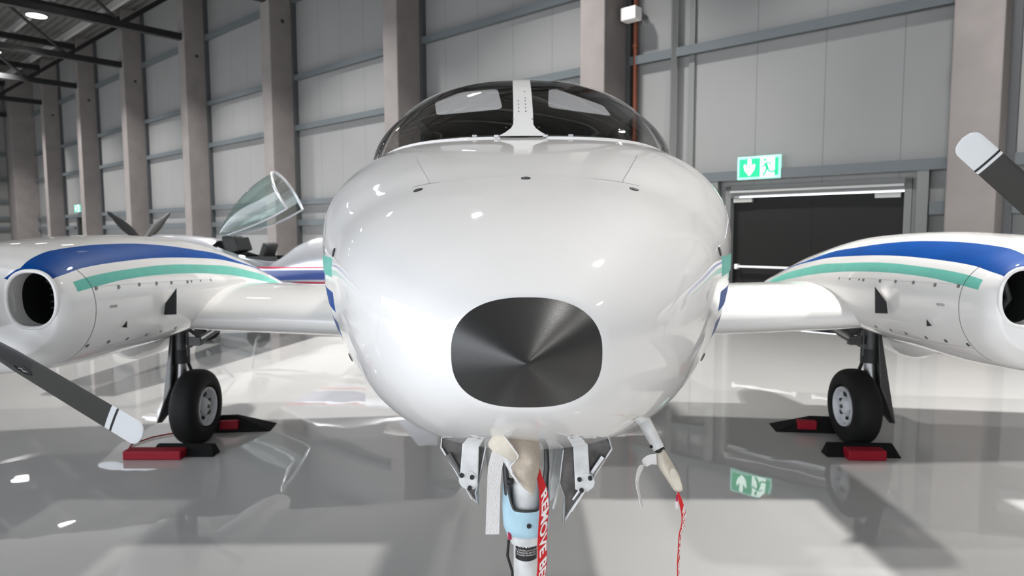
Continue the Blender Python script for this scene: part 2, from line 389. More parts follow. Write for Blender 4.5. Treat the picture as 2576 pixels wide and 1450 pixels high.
# high-bay lamps in rows
proto = None
for d in (3.85,):
    lamp_names = {4: 'large bright round ceiling lamp at the upper left, nearest of those in view', 5: 'round ceiling lamp half hidden behind the dark truss left of the nearest lamp', 6: 'farthest round ceiling lamp toward the end wall on the left'}
    for k in range(-2, 7):
        t = -3.05+6.7*k; p = W(t, d, 9.0)
        if proto is None:
            r = proto = thing('ceiling_lamp', 'round high-bay ceiling lamp hanging under the roof deck', 'lamp', p, 'round high-bay ceiling lamps')
            mb = MB(); mb.lathe(p, (0, 0, 1), [(0.01, .30), (.02, .34), (.10, .34), (.22, .16), (.30, .10), (.30, .001)], 'lamphouse', 32); mb.build('housing', r)
            mb = MB(); mb.lathe(p, (0, 0, 1), [(.012, .001), (.012, .30), (.018, .30), (.018, .001)], 'lamp', 32); mb.build('diffuser', r)
            mb = MB(); mb.tube([p+Vector((0, 0, .3)), p+Vector((0, 0, 1.05))], .012, 'truss', 8); mb.build('hanger', r)
            ld = bpy.data.lights.new('lamp_beam', 'AREA'); ld.shape = 'DISK'; ld.size = .56; ld.energy = LAMP_W; ld.spread = radians(108); ld.color = (1, .985, .96)
            lo = bpy.data.objects.new('lamp_beam', ld); COL.objects.link(lo); lo.location = p-Vector((0, 0, .01)); set_parent(lo, r)
        else:
            r = proto.copy(); COL.objects.link(r); r.location = p; r['label'] = lamp_names.get(k, 'round high-bay ceiling lamp hanging under the roof deck')
            for ch in [c for c in proto.children]:
                c = ch.copy(); COL.objects.link(c); c.parent = r; c.matrix_parent_inverse = ch.matrix_parent_inverse

# things on the wall
def exit_sign(t0, t1, z0, z1, label, detail=True, dd=.16):
    c = W((t0+t1)/2, dd, (z0+z1)/2); r = thing('exit_sign', label, 'sign', c)
    mb = MB(); wbox(mb, t0, t1, dd-.05, dd, z0, z1, 'signframe'); wbox(mb, (t0+t1)/2-.1, (t0+t1)/2+.1, 0, dd-.05, z0+.1, z0+.16, 'steel'); mb.build('housing', r, smooth=False, bevel=.008)
    L, H = t0-t1, z1-z0   # t decreases to the right of the picture
    def s2w(x, y, o=.003): return W(t0-x*L, dd+o, z0+y*H)
    def poly(pts, m, o, name):
        mb = MB(); mb.prism([s2w(x, y, o) for x, y in pts], NW*.002, m); return mb
    mb = poly([(.055, .11), (.53, .11), (.53, .89), (.055, .89)], 'signgreen', .002, ''); mb.build('green_panel', r, smooth=False)
    mb = poly([(.545, .08), (.86, .08), (.86, .92), (.545, .92)], 'signwhite', .002, ''); mb.build('white_panel', r, smooth=False)
    mb = poly([(.875, .14), (.945, .14), (.945, .88), (.875, .88)], 'signgreen', .002, ''); mb.build('door_symbol', r, smooth=False)
    ar = [(.29, .14), (.40, .40), (.425, .60), (.395, .68), (.335, .50), (.335, .84), (.305, .90), (.275, .90), (.245, .84), (.245, .50), (.185, .68), (.155, .60), (.18, .40)]
    mb = MB(); P = [s2w(.29, .45, .006)]+[s2w(x, y, .006) for x, y in ar]; Nn = len(ar)
    mb.add([s2w(x, y, .0055) for x, y in ((.29, .45),)+tuple(ar)], [(0, 1+i, 1+(i+1) % Nn) for i in range(Nn)], 'signwhite'); mb.build('arrow', r, smooth=False)
    mb = MB()
    def limb(pts, rr):
        mb.tube([s2w(x, y, .008) for x, y in pts], rr*H, 'signgreen', 6)
    mb.tube([s2w(.645, .81, .006), s2w(.645, .81, .010)], .062*H, 'signgreen', 14)
    limb([(.665, .66), (.71, .44)], .065); limb([(.66, .66), (.63, .55), (.56, .52)], .030); limb([(.67, .70), (.75, .68), (.79, .56)], .030)
    limb([(.71, .46), (.755, .30), (.90, .31)], .042); limb([(.70, .46), (.67, .30), (.61, .14)], .042)
    mb.build('running_figure', r)
    return r
exit_sign(.355, -.335, 2.37, 2.73, 'large lit green exit sign with down arrow above the dark double door')
exit_sign(34.4, 33.5, 2.62, 2.98, 'small distant green exit sign on the long wall above the far door', False)
mb = MB(); mb.tube([W(1.53, .12, 0), W(1.53, .12, HZ)], .062, 'conduit', 4, sq=True); tag(mb.build('cable_duct', smooth=False), 'dark square vertical duct on the wall left of the exit sign', 'duct')
mb = MB(); mb.tube([W(2.30, .10, 0), W(2.30, .10, HZ)], .045, 'pipe', 16)
for z in (1.6, 3.2, 4.8, 6.4): mb.tube([W(2.30, .10, z), W(2.30, .10, z+.06)], .058, 'pipe', 16)
tag(mb.build('riser_pipe'), 'copper-coloured vertical pipe beside the concrete column, right of the cockpit', 'pipe')
mb = MB(); mb.tube([W(2.368, .03, 0), W(2.368, .03, HZ)], .014, 'truss', 10); tag(mb.build('riser_pipe'), 'thin black vertical pipe between column and copper pipe', 'pipe')
mb = MB(); wbox(mb, 2.10, 2.40, .22, .44, 5.2, 5.42, 'box'); bx_ = mb.build('junction_box', smooth=False, bevel=.015); tag(bx_, 'small white box on the pipes high beside the concrete column', 'box')
mb = MB(); wbox(mb, 2.12, 2.2, .01, .22, 5.28, 5.34, 'steel'); mb.build('bracket', bx_, smooth=False)
mb = MB(); wbox(mb, 14.75, 14.95, 0, .1, 1.40, 1.58, 'orange'); tag(mb.build('call_point', smooth=False, bevel=.01), 'small orange-red call point on the wall behind the open canopy', 'alarm')
mb = MB(); wbox(mb, 14.45, 14.6, 0, .14, .9, 1.62, 'dark'); wbox(mb, 14.49, 14.56, .02, .1, .3, .9, 'steel'); tag(mb.build('wall_bracket', smooth=False, bevel=.01), 'slim black wall bracket right of the orange-red call point', 'bracket')
mb = MB(); wbox(mb, -3.1, -2.95, .79, .83, 4.62, 4.68, 'steel'); wbox(mb, -2.9, -2.6, .79, .84, 4.70, 4.78, 'concrete'); tag(mb.build('cable_clip', smooth=False), 'small steel clip high on the concrete column right of the door', 'clip')

# ---------------------------------------------------------------- aircraft with the dark nose cap
AIR = thing('airplane', 'white twin-engine airplane with dark nose cap and blue and teal stripes, facing the camera', 'airplane', (0, 4.9, 0))
def lin(a, b, k): return [a+(b-a)*i/k for i in range(k)]
def th_from_z(p, z):
    xc, zc, w_, t, b, nu, nl = p
    if z >= zc: s = max(0, min(1, (z-zc)/(t-zc)))**(nu/2); return asin(min(1, s))
    s = max(0, min(1, (zc-z)/(zc-b)))**(nl/2); return -asin(min(1, s))
def pt(st, Y, th, off=0.0, mir=False, mc=0.0):
    p = _interp(st, Y); x, z = sec(p, th)
    if off:
        x1, z1 = sec(p, th+.004); p2 = _interp(st, Y+.004); x2, z2 = sec(p2, th)
        a = Vector((x1-x, 0, z1-z)); b = Vector((x2-x, .004, z2-z)); nn = b.cross(a)
        nn = -nn if nn.dot(Vector((x-p[0], 0, z-p[1]))) < 0 else nn
        nn.normalize(); v = Vector((x, Y, z))+nn*off
    else: v = Vector((x, Y, z))
    if mir: v.x = 2*mc-v.x
    return v
PC = .010      # x of the aircraft's centre plane

# fuselage skin, striped by face
keysz = [1.235, 1.282, 1.313, 1.373, 1.417, 1.476]
cnt = [22, 2, 1, 2, 2, 2, 26]; mt = ['white', 'blue', 'white', 'blue', 'white', 'teal', 'white']
Ys = lin(1.30, 1.42, 7)+lin(1.42, 1.985, 22)+[1.985]+lin(2.0, 3.7, 50)+lin(3.7, 12.2, 34)+[12.2]
def ring_th(Y):
    p = _interp(FUS, max(Y, 1.72)); k = [-pi/2]+[th_from_z(p, z) for z in keysz]+[pi/2]
    right = []; mats = []
    for i in range(7): right += lin(k[i], k[i+1], cnt[i]); mats += [mt[i]]*cnt[i]
    return right, mats
mb = MB(); NR = 2*sum(cnt); allv = []; fs = []; fm = []
for Y in Ys:
    right, mats = ring_th(Y); th = right+[pi/2]+[pi-a for a in reversed(right)][:-1]
    for a in th: x, z = sec(_interp(FUS, Y), a); allv.append((x, Y, z))
mats2 = mats+mats[::-1]
for i in range(len(Ys)-1):
    for k in range(NR):
        a = i*NR+k; b = i*NR+(k+1) % NR; c = b+NR; d = a+NR
        Yc = (Ys[i]+Ys[i+1])/2; zt = (allv[a][2]+allv[c][2])/2; xt = abs((allv[a][0]+allv[b][0])/2-.01)
        if 3.24 < Yc < 6.0 and zt > 1.90 and xt < .64: continue     # open under the cabin roof
        m_ = mats2[k] if Yc > 1.985 and Yc < 9.5 else 'white'
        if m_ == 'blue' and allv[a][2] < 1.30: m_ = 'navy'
        fs.append((a, b, c, d)); fm.append(m_)
k0 = len(mb.v); mb.v += allv
for f, m_ in zip(fs, fm): mb.f.append(f); mb.m.append(mb.mi(m_))
mb.f.append(tuple(range(NR))); mb.m.append(mb.mi('white')); mb.f.append(tuple((len(Ys)-1)*NR+k for k in range(NR))); mb.m.append(mb.mi('white'))
fus = mb.build('fuselage', AIR, sharp=60)

# nose cap: pointed cone with the fuselage's own oval section
mb = MB(); tip = Vector((.0075, 1.148, 1.323)); ring0 = [pt(FUS, 1.3002, 2*pi*k/96) for k in range(96)]; vs = []; fs = []
prof = [(.0, 0.0), (.01, .002), (.035, .012), (.08, .05), (.2, .17), (.4, .375), (.6, .58), (.8, .79), (.93, .93), (.985, .985), (1.0, 1.0)]
for (r_, y_) in prof[1:]:
    for v in ring0:
        c = Vector((.010, 0, 1.32)).lerp(Vector((tip.x, 0, tip.z)), 1-r_)
        vs.append((c.x+(v.x-.010)*r_, tip.y+(1.3-tip.y)*y_, c.z+(v.z-1.32)*r_))
for i in range(len(prof)-2):
    for k in range(96): fs.append((i*96+k, i*96+(k+1) % 96, (i+1)*96+(k+1) % 96, (i+1)*96+k))
vs.append(tuple(tip)); fs += [(len(vs)-1, (k+1) % 96, k) for k in range(96)]
mb.add(vs, fs, 'nosecap'); tag(mb.build('nose_cap', AIR, sharp=60), 'dark pointed oval nose cap')

# cabin upper: roof, centre post, two windscreen panes, side windows
def hw(Y): return .040+.058*max(0, (3.0-Y)/.065)**1.8 if Y < 3.0 else .040
def cab_strip(Y0, Y1, ny, fa, fb, nt, mb, m, side=1, off=0.0):
    vs = []; fs = []
    for i in range(ny+1):
        Y = Y0+(Y1-Y0)*i/ny; a, b = fa(Y), fb(Y)
        for k in range(nt+1):
            v = pt(CAB, Y, a+(b-a)*k/nt, off)
            if side < 0: v.x = 2*_interp(CAB, Y)[0]-v.x
            vs.append(v)
    for i in range(ny):
        for k in range(nt): q = i*(nt+1)+k; fs.append((q, q+1, q+nt+2, q+nt+1))
    mb.add(vs, fs, m)
def th_x(Y, x):
    p = _interp(CAB, Y); c = min(1, max(0, x/p[2]))**(p[5]/2); return acos(c)
for s in (1, -1):
    mb = MB(); cab_strip(2.935, 3.56, 26, lambda Y: th_x(Y, hw(Y)), lambda Y: -.02, 40, mb, 'glass', s); tag(mb.build('windscreen_pane', AIR), None)
    mb = MB(); cab_strip(3.64, 4.35, 12, lambda Y: .72, lambda Y: .10, 14, mb, 'glass', s); mb.build('side_window', AIR)
    mb = MB(); cab_strip(3.56, 3.64, 3, lambda Y: pi/2, lambda Y: -.02, 30, mb, 'white', s, .006); cab_strip(3.64, 4.35, 10, lambda Y: pi/2, lambda Y: .72, 16, mb, 'white', s)
    cab_strip(3.64, 4.35, 10, lambda Y: .10, lambda Y: -.02, 3, mb, 'white', s); cab_strip(4.35, 8.3, 24, lambda Y: pi/2, lambda Y: -.02, 26, mb, 'white', s)
    mb.build('cabin_roof', AIR, sharp=70)
    mb = MB(); pth = [pt(CAB, 3.60, a, .012) for a in lin(.55, .02, 12)]
    if s < 0:
        for v in pth: v.x = 2*.002-v.x
    mb.tube(pth, .008, 'chrome', 8); mb.build('window_trim', AIR)
mb = MB()
for s in (1, -1): cab_strip(2.93, 3.60, 30, lambda Y: pi/2, lambda Y: th_x(Y, hw(Y)+.004), 6, mb, 'white', s, .004)
post = mb.build('windscreen_post', AIR)
for (x, Y) in [(.012, y) for y in (3.30, 3.22, 3.19, 3.155, 3.12, 3.09)]+[(-.020, y) for y in (3.19, 3.155, 3.12, 3.09)]+[(-.045, 3.03), (.040, 3.03), (-.075, 2.98), (.068, 2.98)]:
    p = _interp(CAB, Y); th = acos(min(1, max(-1, (abs(x)/p[2])**(p[5]/2)))); th = th if x > 0 else pi-th
    a = pt(CAB, Y, th, .0045); b = pt(CAB, Y, th, .0065); mb = MB(); mb.tube([a, b], .0035, 'screw', 10); mb.build('rivet', post)
# windscreen sill with clips
mb = MB()
def hood_pt(x, Y, off=0): 
    p = _interp(FUS, Y); c = min(1, abs(x-p[0])/p[2])**(p[5]/2); th = acos(c); th = th if x > p[0] else pi-th
    return pt(FUS, Y, th, off)
for s in (1, -1):
    pts = []
    for i in range(30):
        xr = .10+.62*i/29; foot = None
        for j in range(141):
            Y = 2.932+.5*j/140; pc = _interp(CAB, Y)
            if xr >= pc[2]: continue
            zc_ = pc[1]+(pc[3]-pc[1])*(1-(xr/pc[2])**pc[5])**(1/pc[5]); hz = hood_pt(pc[0]+s*xr, Y).z
            if zc_ >= hz: foot = Y; break
        if foot: pts.append(hood_pt(.01+s*xr, foot-.003, .002))
    mb = MB(); mb.tube(pts, .0045, 'white', 8); sill = mb.build('windscreen_sill', AIR)

for (x, Y) in ((-.20, 2.965), (-.105, 2.94), (.105, 2.94), (.215, 2.965)):
    mb = MB(); p = hood_pt(x, Y-.012, .008); mb.box(p, (.022, .012, .012), 'metal'); mb.build('clip', sill, smooth=False, bevel=.002)
# cabin inside
mb = MB(); mb.box((0, 3.35, 1.90), (1.20, .5, .05), 'cabin'); vs = []; fs = []
for i in range(12):
    Y = 2.99+.27*i/11; wv = _interp(CAB, Y)[2]*.86
    for k in range(21): vs.append(hood_pt(-wv+2*wv*k/20+.01, Y, .005))
for i in range(11):
    for k in range(20): q = i*21+k; fs.append((q, q+1, q+22, q+21))
mb.add(vs, fs, 'cabin'); mb.build('glare_shield', AIR)
mb = MB()
for s in (1, -1):
    vs = []; fs = []
    for i in range(10):
        Y = 3.72+1.7*i/9
        for k in range(15):
            v = pt(CAB, Y, -.02+(pi/2+.02)*k/14, -.05); v.x = v.x if s > 0 else 2*_interp(CAB, Y)[0]-v.x; vs.append(v)
    for i in range(9):
        for k in range(14):
            if i < 4 and 1 <= k <= 6: continue
            q = i*15+k; fs.append((q, q+1, q+16, q+15))
    mb.add(vs, fs, 'cabingrey')
mb.box((0, 5.5, 1.7), (1.5, .05, 1.3), 'cabin'); mb.box((0, 4.4, 1.12), (1.4, 2.3, .04), 'cabin')
for s in (-1, 1): mb.box((s*.745, 4.4, 1.42), (.02, 2.3, .62), 'cabin')
mb.build('cabin_lining', AIR)
for s in (-1, 1):
    mb = MB(); mb.box((s*.33, 4.25, 1.62), (.46, .14, .72), 'cabin', Matrix.Rotation(-.15, 3, 'X')); mb.box((s*.33, 4.00, 1.32), (.46, .5, .14), 'cabin'); mb.box((s*.33, 4.31, 2.06), (.26, .1, .18), 'cabin', Matrix.Rotation(-.15, 3, 'X'))
    mb.build('pilot_seat', AIR, smooth=False, bevel=.03)
def rounded(P, r=.2, k=5):
    out = []; nP = len(P)
    for i in range(nP):
        a, b, c = Vector(P[i-1]), Vector(P[i]), Vector(P[(i+1) % nP]); p, q = b.lerp(a, r), b.lerp(c, r)
        for j in range(k+1): u_ = j/k; out.append(p*(1-u_)**2+b*2*u_*(1-u_)+q*u_*u_)
    return out
for P in ([(-0.435, 3.460, 2.207), (-0.302, 3.460, 2.257), (-0.117, 3.460, 2.272), (-0.093, 3.460, 2.173), (-0.428, 3.460, 2.144)], [(0.140, 3.460, 2.266), (0.180, 3.460, 2.270), (0.416, 3.460, 2.186), (0.457, 3.460, 2.135), (0.138, 3.460, 2.180)]):
    mb = MB(); mb.prism(rounded(P, .14), (0, .015, 0), 'visor'); mb.build('sun_visor', AIR, smooth=False)

# screws and panel gaps on the nose
for (Y, th) in ((1.975, pi/2), (1.97, 1.045), (1.97, pi-1.045), (1.97, .165), (1.97, pi-.165), (1.97, -.45), (1.97, pi+.45), (1.97, -1.05), (1.97, pi+1.05)):
    a = pt(FUS, Y, th, .0005); b = pt(FUS, Y, th, .0025); c = pt(FUS, Y, th, .004); mb = MB()
    mb.tube([a, b], .0135, 'dark', 20); mb.tube([a, pt(FUS, Y, th, .0032)], .0115, 'screw', 20); mb.tube([a, pt(FUS, Y, th, .0037)], .0065, 'dark', 16); mb.tube([a, c], .005, 'screw', 16)
    mb.build('nose_screw', AIR)
def surf_line(st, pts, wd, m, name, parent, off=.0006, mir=False, mc=0, nseg=10):
    P = []
    for i in range(len(pts)-1):
        for k in range(nseg): u_ = k/nseg; P.append((pts[i][0]+(pts[i+1][0]-pts[i][0])*u_, pts[i][1]+(pts[i+1][1]-pts[i][1])*u_))
    P.append(pts[-1]); V = [pt(st, y, t, off, mir, mc) for y, t in P]; N_ = [(pt(st, y, t, off+.01, mir, mc)-v).normalized() for (y, t), v in zip(P, V)]
    vs = []; fs = []
    for i, v in enumerate(V):
        d = (V[min(i+1, len(V)-1)]-V[max(0, i-1)]).normalized(); s_ = d.cross(N_[i]).normalized()*wd/2
        vs += [v-s_, v+s_]
    for i in range(len(V)-1): fs.append((2*i, 2*i+1, 2*i+3, 2*i+2))
    mb = MB(); mb.add(vs, fs, m); return mb.build(name, parent)
surf_line(FUS, [(2.03, pi/2+.55), (2.015, pi/2+.4)], .0022, 'seam', 'panel_gap', fus)
surf_line(FUS, [(2.015, pi/2+.4), (2.01, pi/2), (2.015, pi/2-.3)], .0012, 'seamlight', 'panel_gap', fus)
surf_line(FUS, [(2.015, pi/2-.3), (2.03, pi/2-.55)], .0022, 'seam', 'panel_gap', fus)
for s in (1, -1):
    surf_line(FUS, [(2.02, pi/2-s*.45), (2.25, pi/2-s*.43), (2.48, pi/2-s*.42)], .0016, 'seam' if s > 0 else 'seamlight', 'panel_gap', fus)

# wings
def airfoil(c, t, nn=26):
    up = []; lo = []
    for i in range(nn+1):
        x = .5*(1-cos(pi*i/nn)); yt = 5*t*(.2969*sqrt(x)-.126*x-.3516*x*x+.2843*x**3-.1036*x**4); cam_ = .02*4*x*(1-x)
        up.append((x*c, (cam_+yt)*c)); lo.append((x*c, (cam_-yt)*c))
    return up[::-1]+lo[1:-1]
WG = [(.55, 4.02, 2.15, .985, .150), (.80, 4.02, 2.10, .990, .146), (1.90, 4.03, 1.98, 1.03, .145), (3.0, 4.05, 1.85, 1.085, .14), (4.6, 4.10, 1.55, 1.17, .13), (5.9, 4.16, 1.25, 1.24, .12), (6.1, 4.30, .95, 1.26, .08)]
for s in (1, -1):
    rings = []
    for i in range(len(WG)-1):
        for k in range(5 if i < len(WG)-2 else 3):
            u_ = k/(5 if i < len(WG)-2 else 3); rings.append([a+(b-a)*u_ for a, b in zip(WG[i], WG[i+1])])
    rings.append(WG[-1]); vs = []; fs = []; nn = None
    for (X, le, c, z, t) in rings:
        af = airfoil(c, t); nn = len(af)
        for (y, zz) in af: vs.append((PC+s*X, le+y, z+zz-.02*y))
    for i in range(len(rings)-1):
        for k in range(nn): fs.append((i*nn+k, i*nn+(k+1) % nn, (i+1)*nn+(k+1) % nn, (i+1)*nn+k))
    fs += [tuple(range(nn)), tuple((len(rings)-1)*nn+k for k in range(nn))]
    mb = MB(); mb.add(vs, fs, 'white'); wing = mb.build('wing', AIR, sharp=50)
    # rivet column near the root
    for q in (.02, .035, .055, .08, .11):
        X = .93; le, c, z = 4.02, 2.09, 1.0
        for up_ in ((1,) if q < .03 else (-1,)):
            x = q; yt = 5*.146*(.2969*sqrt(x)-.126*x-.3516*x*x)*c; p = Vector((PC+s*X, le+x*c, z-.005-yt+.02*4*x*c-.004))
            mb = MB(); mb.tube([p+Vector((0, .004, .004)), p-Vector((0, .001, .003))], .007, 'rivet', 10); mb.build('rivet', wing)

# nacelles
BT = [(2.84, 1.04), (2.95, 1.085), (3.3, 1.075), (3.6, 1.018), (3.82, .955), (4.08, .889), (4.36, .824), (4.68, .783), (4.91, .74), (5.4, .72), (5.9, .75), (6.2, .70), (6.9, .60)]
BB = [(2.84, .56), (2.95, .576), (3.23, .605), (3.54, .621), (3.91, .612), (4.72, .612), (5.14, .655), (5.5, .67), (5.9, .72), (6.2, .69), (6.9, .59)]
TT = [(2.84, .38), (2.95, .40), (3.32, .456), (3.65, .474), (4.3, .467), (5.23, .465), (5.8, .386), (6.1, .15), (6.36, -.2), (6.9, -.4)]
TB = [(2.84, .20), (3.07, .24), (3.28, .294), (3.52, .313), (3.78, .308), (4.12, .299), (4.53, .267), (5.13, .239), (5.7, .133), (6.1, -.08), (6.36, -.25), (6.9, -.45)]
f1 = lambda tb, Y: _interp(tb, Y)[0]
for s in (1, -1):
    mir = s > 0         # stripe side faces the fuselage: build with the stripes on +x, mirror for the other side
    def P_(Y, th, off=0):       # left nacelle: centre -2.42
        v = pt(NAC, Y, th, off); v.x -= 2*2.42
        if s > 0: v.x = -v.x
        v.x += PC; return v
    Yn = [2.84, 2.855, 2.87, 2.885]+lin(2.90, 3.05, 6)+lin(3.05, 6.5, 54)+[6.5]
    cnts = [22, 3, 3, 6, 60]; nm = ['white', 'teal', 'white', 'blue', 'white']
    vs = []; fs = []; fm = []
    fr = [.86, .95]
    allr = []
    for qi, Y in enumerate([2.825, 2.831]+Yn):
        Yr = max(Y, 2.84); k = [-pi/2, f1(TB, Yr), f1(TT, Yr), f1(BB, Yr), f1(BT, Yr), 1.5*pi]; th = []; mm_ = []
        for i in range(5): th += lin(k[i], k[i+1], cnts[i]); mm_ += [nm[i]]*cnts[i]
        rg = [P_(Yr, a) for a in th]
        if Y < 2.84:
            sc = .955 if Y < 2.83 else .985; c = Vector((rg[0].x*0+(-2.42 if s < 0 else 2.42)+PC, 0, 1.22)); rg = [Vector((c.x+(v.x-c.x)*sc, Y, c.z+(v.z-c.z)*sc)) for v in rg]
        allr.append(rg)
    nn = len(allr[0]); YY = [2.825, 2.831]+Yn
    for rg in allr: vs += rg
    for i in range(len(allr)-1):
        Yc = (YY[i]+YY[i+1])/2
        for k in range(nn):
            m_ = mm_[k]
            if m_ == 'teal' and (Yc < 2.92 or Yc > 6.3): m_ = 'white'
            if m_ == 'blue' and Yc > 6.1: m_ = 'white'
            fs.append((i*nn+k, i*nn+(k+1) % nn, (i+1)*nn+(k+1) % nn, (i+1)*nn+k)); fm.append(m_)
    mb = MB(); mb.v = [tuple(v) for v in vs]
    for f, m_ in zip(fs, fm): mb.f.append(f); mb.m.append(mb.mi(m_))
    # front face as rings so the blue can run over it
    cx = (-2.42 if s < 0 else 2.42)+PC; base = allr[0]; prev = 0
    for j, sc in enumerate((.8, .6, .4, .2)):
        k0 = len(mb.v); mb.v += [(cx+(v.x-cx)*sc, 2.825, 1.22+(v.z-1.22)*sc) for v in base]
        for k in range(nn):
            m_ = mm_[k] if mm_[k] == 'blue' and j < 1 else 'white'
            mb.f.append((prev+k, prev+(k+1) % nn, k0+(k+1) % nn, k0+k)); mb.m.append(mb.mi(m_))
        prev = k0
    mb.f.append(tuple(prev+k for k in range(nn))); mb.m.append(mb.mi('white'))
    mb.f.append(tuple((len(allr)-1)*nn+k for k in range(nn))); mb.m.append(mb.mi('white'))
    nac = mb.build('nacelle', AIR, sharp=50)
    # air inlets: holes cut through the front face
    inl = [(cx-s*.316, 1.270), (cx+s*.316, 1.270)]
    A, B, En = .104, .118, 2.4
    def oval(cx_, cz_, Y, k=1.0, nseg=40, dz=0):
        return [Vector((cx_+A*k*(1 if cos(q) >= 0 else -1)*abs(cos(q))**(2/En), Y, cz_+dz+B*k*(1 if sin(q) >= 0 else -1)*abs(sin(q))**(2/En))) for q in [2*pi*j/nseg for j in range(nseg)]]
    cm = MB()
    for (ix, iz) in inl:
        rs = [oval(ix, iz, 2.70), oval(ix, iz, 2.915), oval(ix, iz, 3.12, .92)]; k0 = len(cm.v); cm.v += [tuple(v) for r_ in rs for v in r_]
        for i in range(2):
            for k in range(40): cm.f.append((k0+i*40+k, k0+i*40+(k+1) % 40, k0+(i+1)*40+(k+1) % 40, k0+(i+1)*40+k)); cm.m.append(cm.mi('white' if i == 0 else 'duct'))
        cm.f.append(tuple(k0+k for k in range(40))); cm.m.append(cm.mi('white')); cm.f.append(tuple(k0+80+k for k in range(40))); cm.m.append(cm.mi('duct'))
    cut = cm.build('inlet_cutter', None, smooth=False)
    bo = nac.modifiers.new('inlets', 'BOOLEAN'); bo.operation = 'DIFFERENCE'; bo.object = cut; bo.solver = 'EXACT'; bo.material_mode = 'TRANSFER'
    bpy.context.view_layer.update(); dg = bpy.context.evaluated_depsgraph_get()
    me = bpy.data.meshes.new_from_object(nac.evaluated_get(dg)); nac.modifiers.clear(); nac.data = me
    bpy.data.objects.remove(cut)
    me.set_sharp_from_angle(angle=radians(40))
    for (ix, iz) in inl:
        mb = MB(); rr = .009; O = oval(ix, iz, 2.826, 1.0); vs = []; fs = []; nn_ = len(O)
        for j, v in enumerate(O):
            out = Vector((v.x-ix, 0, v.z-iz)).normalized()
            for q in range(10): a = 2*pi*q/10; vs.append(v+out*(rr*cos(a)+rr*.55)+Vector((0, rr*sin(a)+.004, 0)))
        for j in range(nn_):
            for q in range(10): fs.append((j*10+q, j*10+(q+1) % 10, ((j+1) % nn_)*10+(q+1) % 10, ((j+1) % nn_)*10+q))
        mb.add(vs, fs, 'white'); mb.build('inlet_lip', nac, sharp=80)
        # engine seen inside
        mb = MB()
        for q in range(7): mb.box((ix, 3.08, iz-.09+.03*q), (.15, .06, .008), 'dkmetal')
        mb.tube([(ix-.06, 3.02, iz+.07), (ix+.02, 2.99, iz+.05), (ix+.05, 3.0, iz-.02), (ix+.03, 3.03, iz-.09)], .014, 'dkmetal', 10)
        mb.tube([(ix-.01, 3.0, iz-.10), (ix+.01, 3.0, iz+.03)], .006, 'metal', 8)
        mb.build('engine_detail', nac)
    # scoops with triangular dark mouths
    def scoop(P, depth, name='air_scoop'):
        P = [Vector((p[0], p[1], p[2])) for p in P]
        if s > 0: P = [Vector((2*PC-p.x, p.y, p.z)) for p in P]
        cN = sum(P, Vector())/len(P); back = [Vector((p.x-(-1 if s > 0 else 1)*-.0, p.y+depth, cN.z+(p.z-cN.z)*.6)) for p in P]
        inward = Vector((s*depth*.75, 0, 0)); back = [b+inward for b in back]; front = [p+inward*0 for p in P]
        mb = MB(); n_ = len(P); vs = front+back; fs = [(i, (i+1) % n_, n_+(i+1) % n_, n_+i) for i in range(n_)]
        mb.add(vs, fs, 'white'); sc_ = mb.build(name, nac, sharp=30)
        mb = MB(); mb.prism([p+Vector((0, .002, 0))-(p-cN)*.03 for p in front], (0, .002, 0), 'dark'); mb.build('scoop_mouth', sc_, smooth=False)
    scoop([(-1.943, 3.600, 1.109), (-1.932, 3.600, 1.172), (-1.867, 3.600, 1.256), (-1.874, 3.600, 1.111)], .12)
    scoop([(-1.930, 3.190, 1.100), (-1.903, 3.190, 1.132), (-1.905, 3.190, 1.098)], .05)
    # cowl fasteners and gap
    for (Y, th) in [(3.05, .216), (3.21, .19), (3.38, .197), (3.54, .188), (3.69, .174), (3.87, .170), (3.92, .172), (4.04, .175), (4.19, .176), (3.04, -.554), (3.19, -.549), (3.34, -.554), (3.52, -.572), (3.67, -.582), (3.83, -.591)]:
        mb = MB(); mb.tube([P_(Y, th, -.001), P_(Y, th, .003)], .0095 if Y < 3.9 else .006, 'screw', 10); mb.build('cowl_fastener', nac)
    def nline(pts, wd, m):
        V = []
        for i in range(len(pts)-1):
            for k in range(10): u_ = k/10; V.append((pts[i][0]+(pts[i+1][0]-pts[i][0])*u_, pts[i][1]+(pts[i+1][1]-pts[i][1])*u_))
        V.append(pts[-1]); Q = [P_(y, t, .0006) for y, t in V]; N_ = [(P_(y, t, .0106)-q).normalized() for (y, t), q in zip(V, Q)]; vs = []; fs = []
        for i, v in enumerate(Q):
            d = (Q[min(i+1, len(Q)-1)]-Q[max(0, i-1)]).normalized(); q = d.cross(N_[i]).normalized()*wd/2; vs += [v-q, v+q]
        for i in range(len(Q)-1): fs.append((2*i, 2*i+1, 2*i+3, 2*i+2))
        mb = MB(); mb.add(vs, fs, m); mb.build('panel_gap', nac)
    nline([(3.0, .62), (3.02, .3), (3.03, 0), (3.02, -.4), (3.02, -.9)], .003, 'seam')
    nline([(3.03, .235), (3.5, .20), (4.2, .185)], .0014, 'seamlight'); nline([(4.2, .24), (4.2, .12)], .002, 'seam')
    nline([(3.02, -.62), (3.5, -.63), (4.0, -.66)], .0015, 'seamlight')
    # stencil lettering block: small unreadable marks
    for j in range(5):
        mb = MB(); a = P_(3.13+.012*j, -.02, .001); mb.box(a, (.002, .006, .014 if j % 2 else .010), 'seamlight'); mb.build('stencil_mark', nac, smooth=False)
    # exhaust fairing below
    mb = MB(); e = []
    # wheel well door hanging outboard
    zt, zb = .93, .64
    vs = []; fs = []
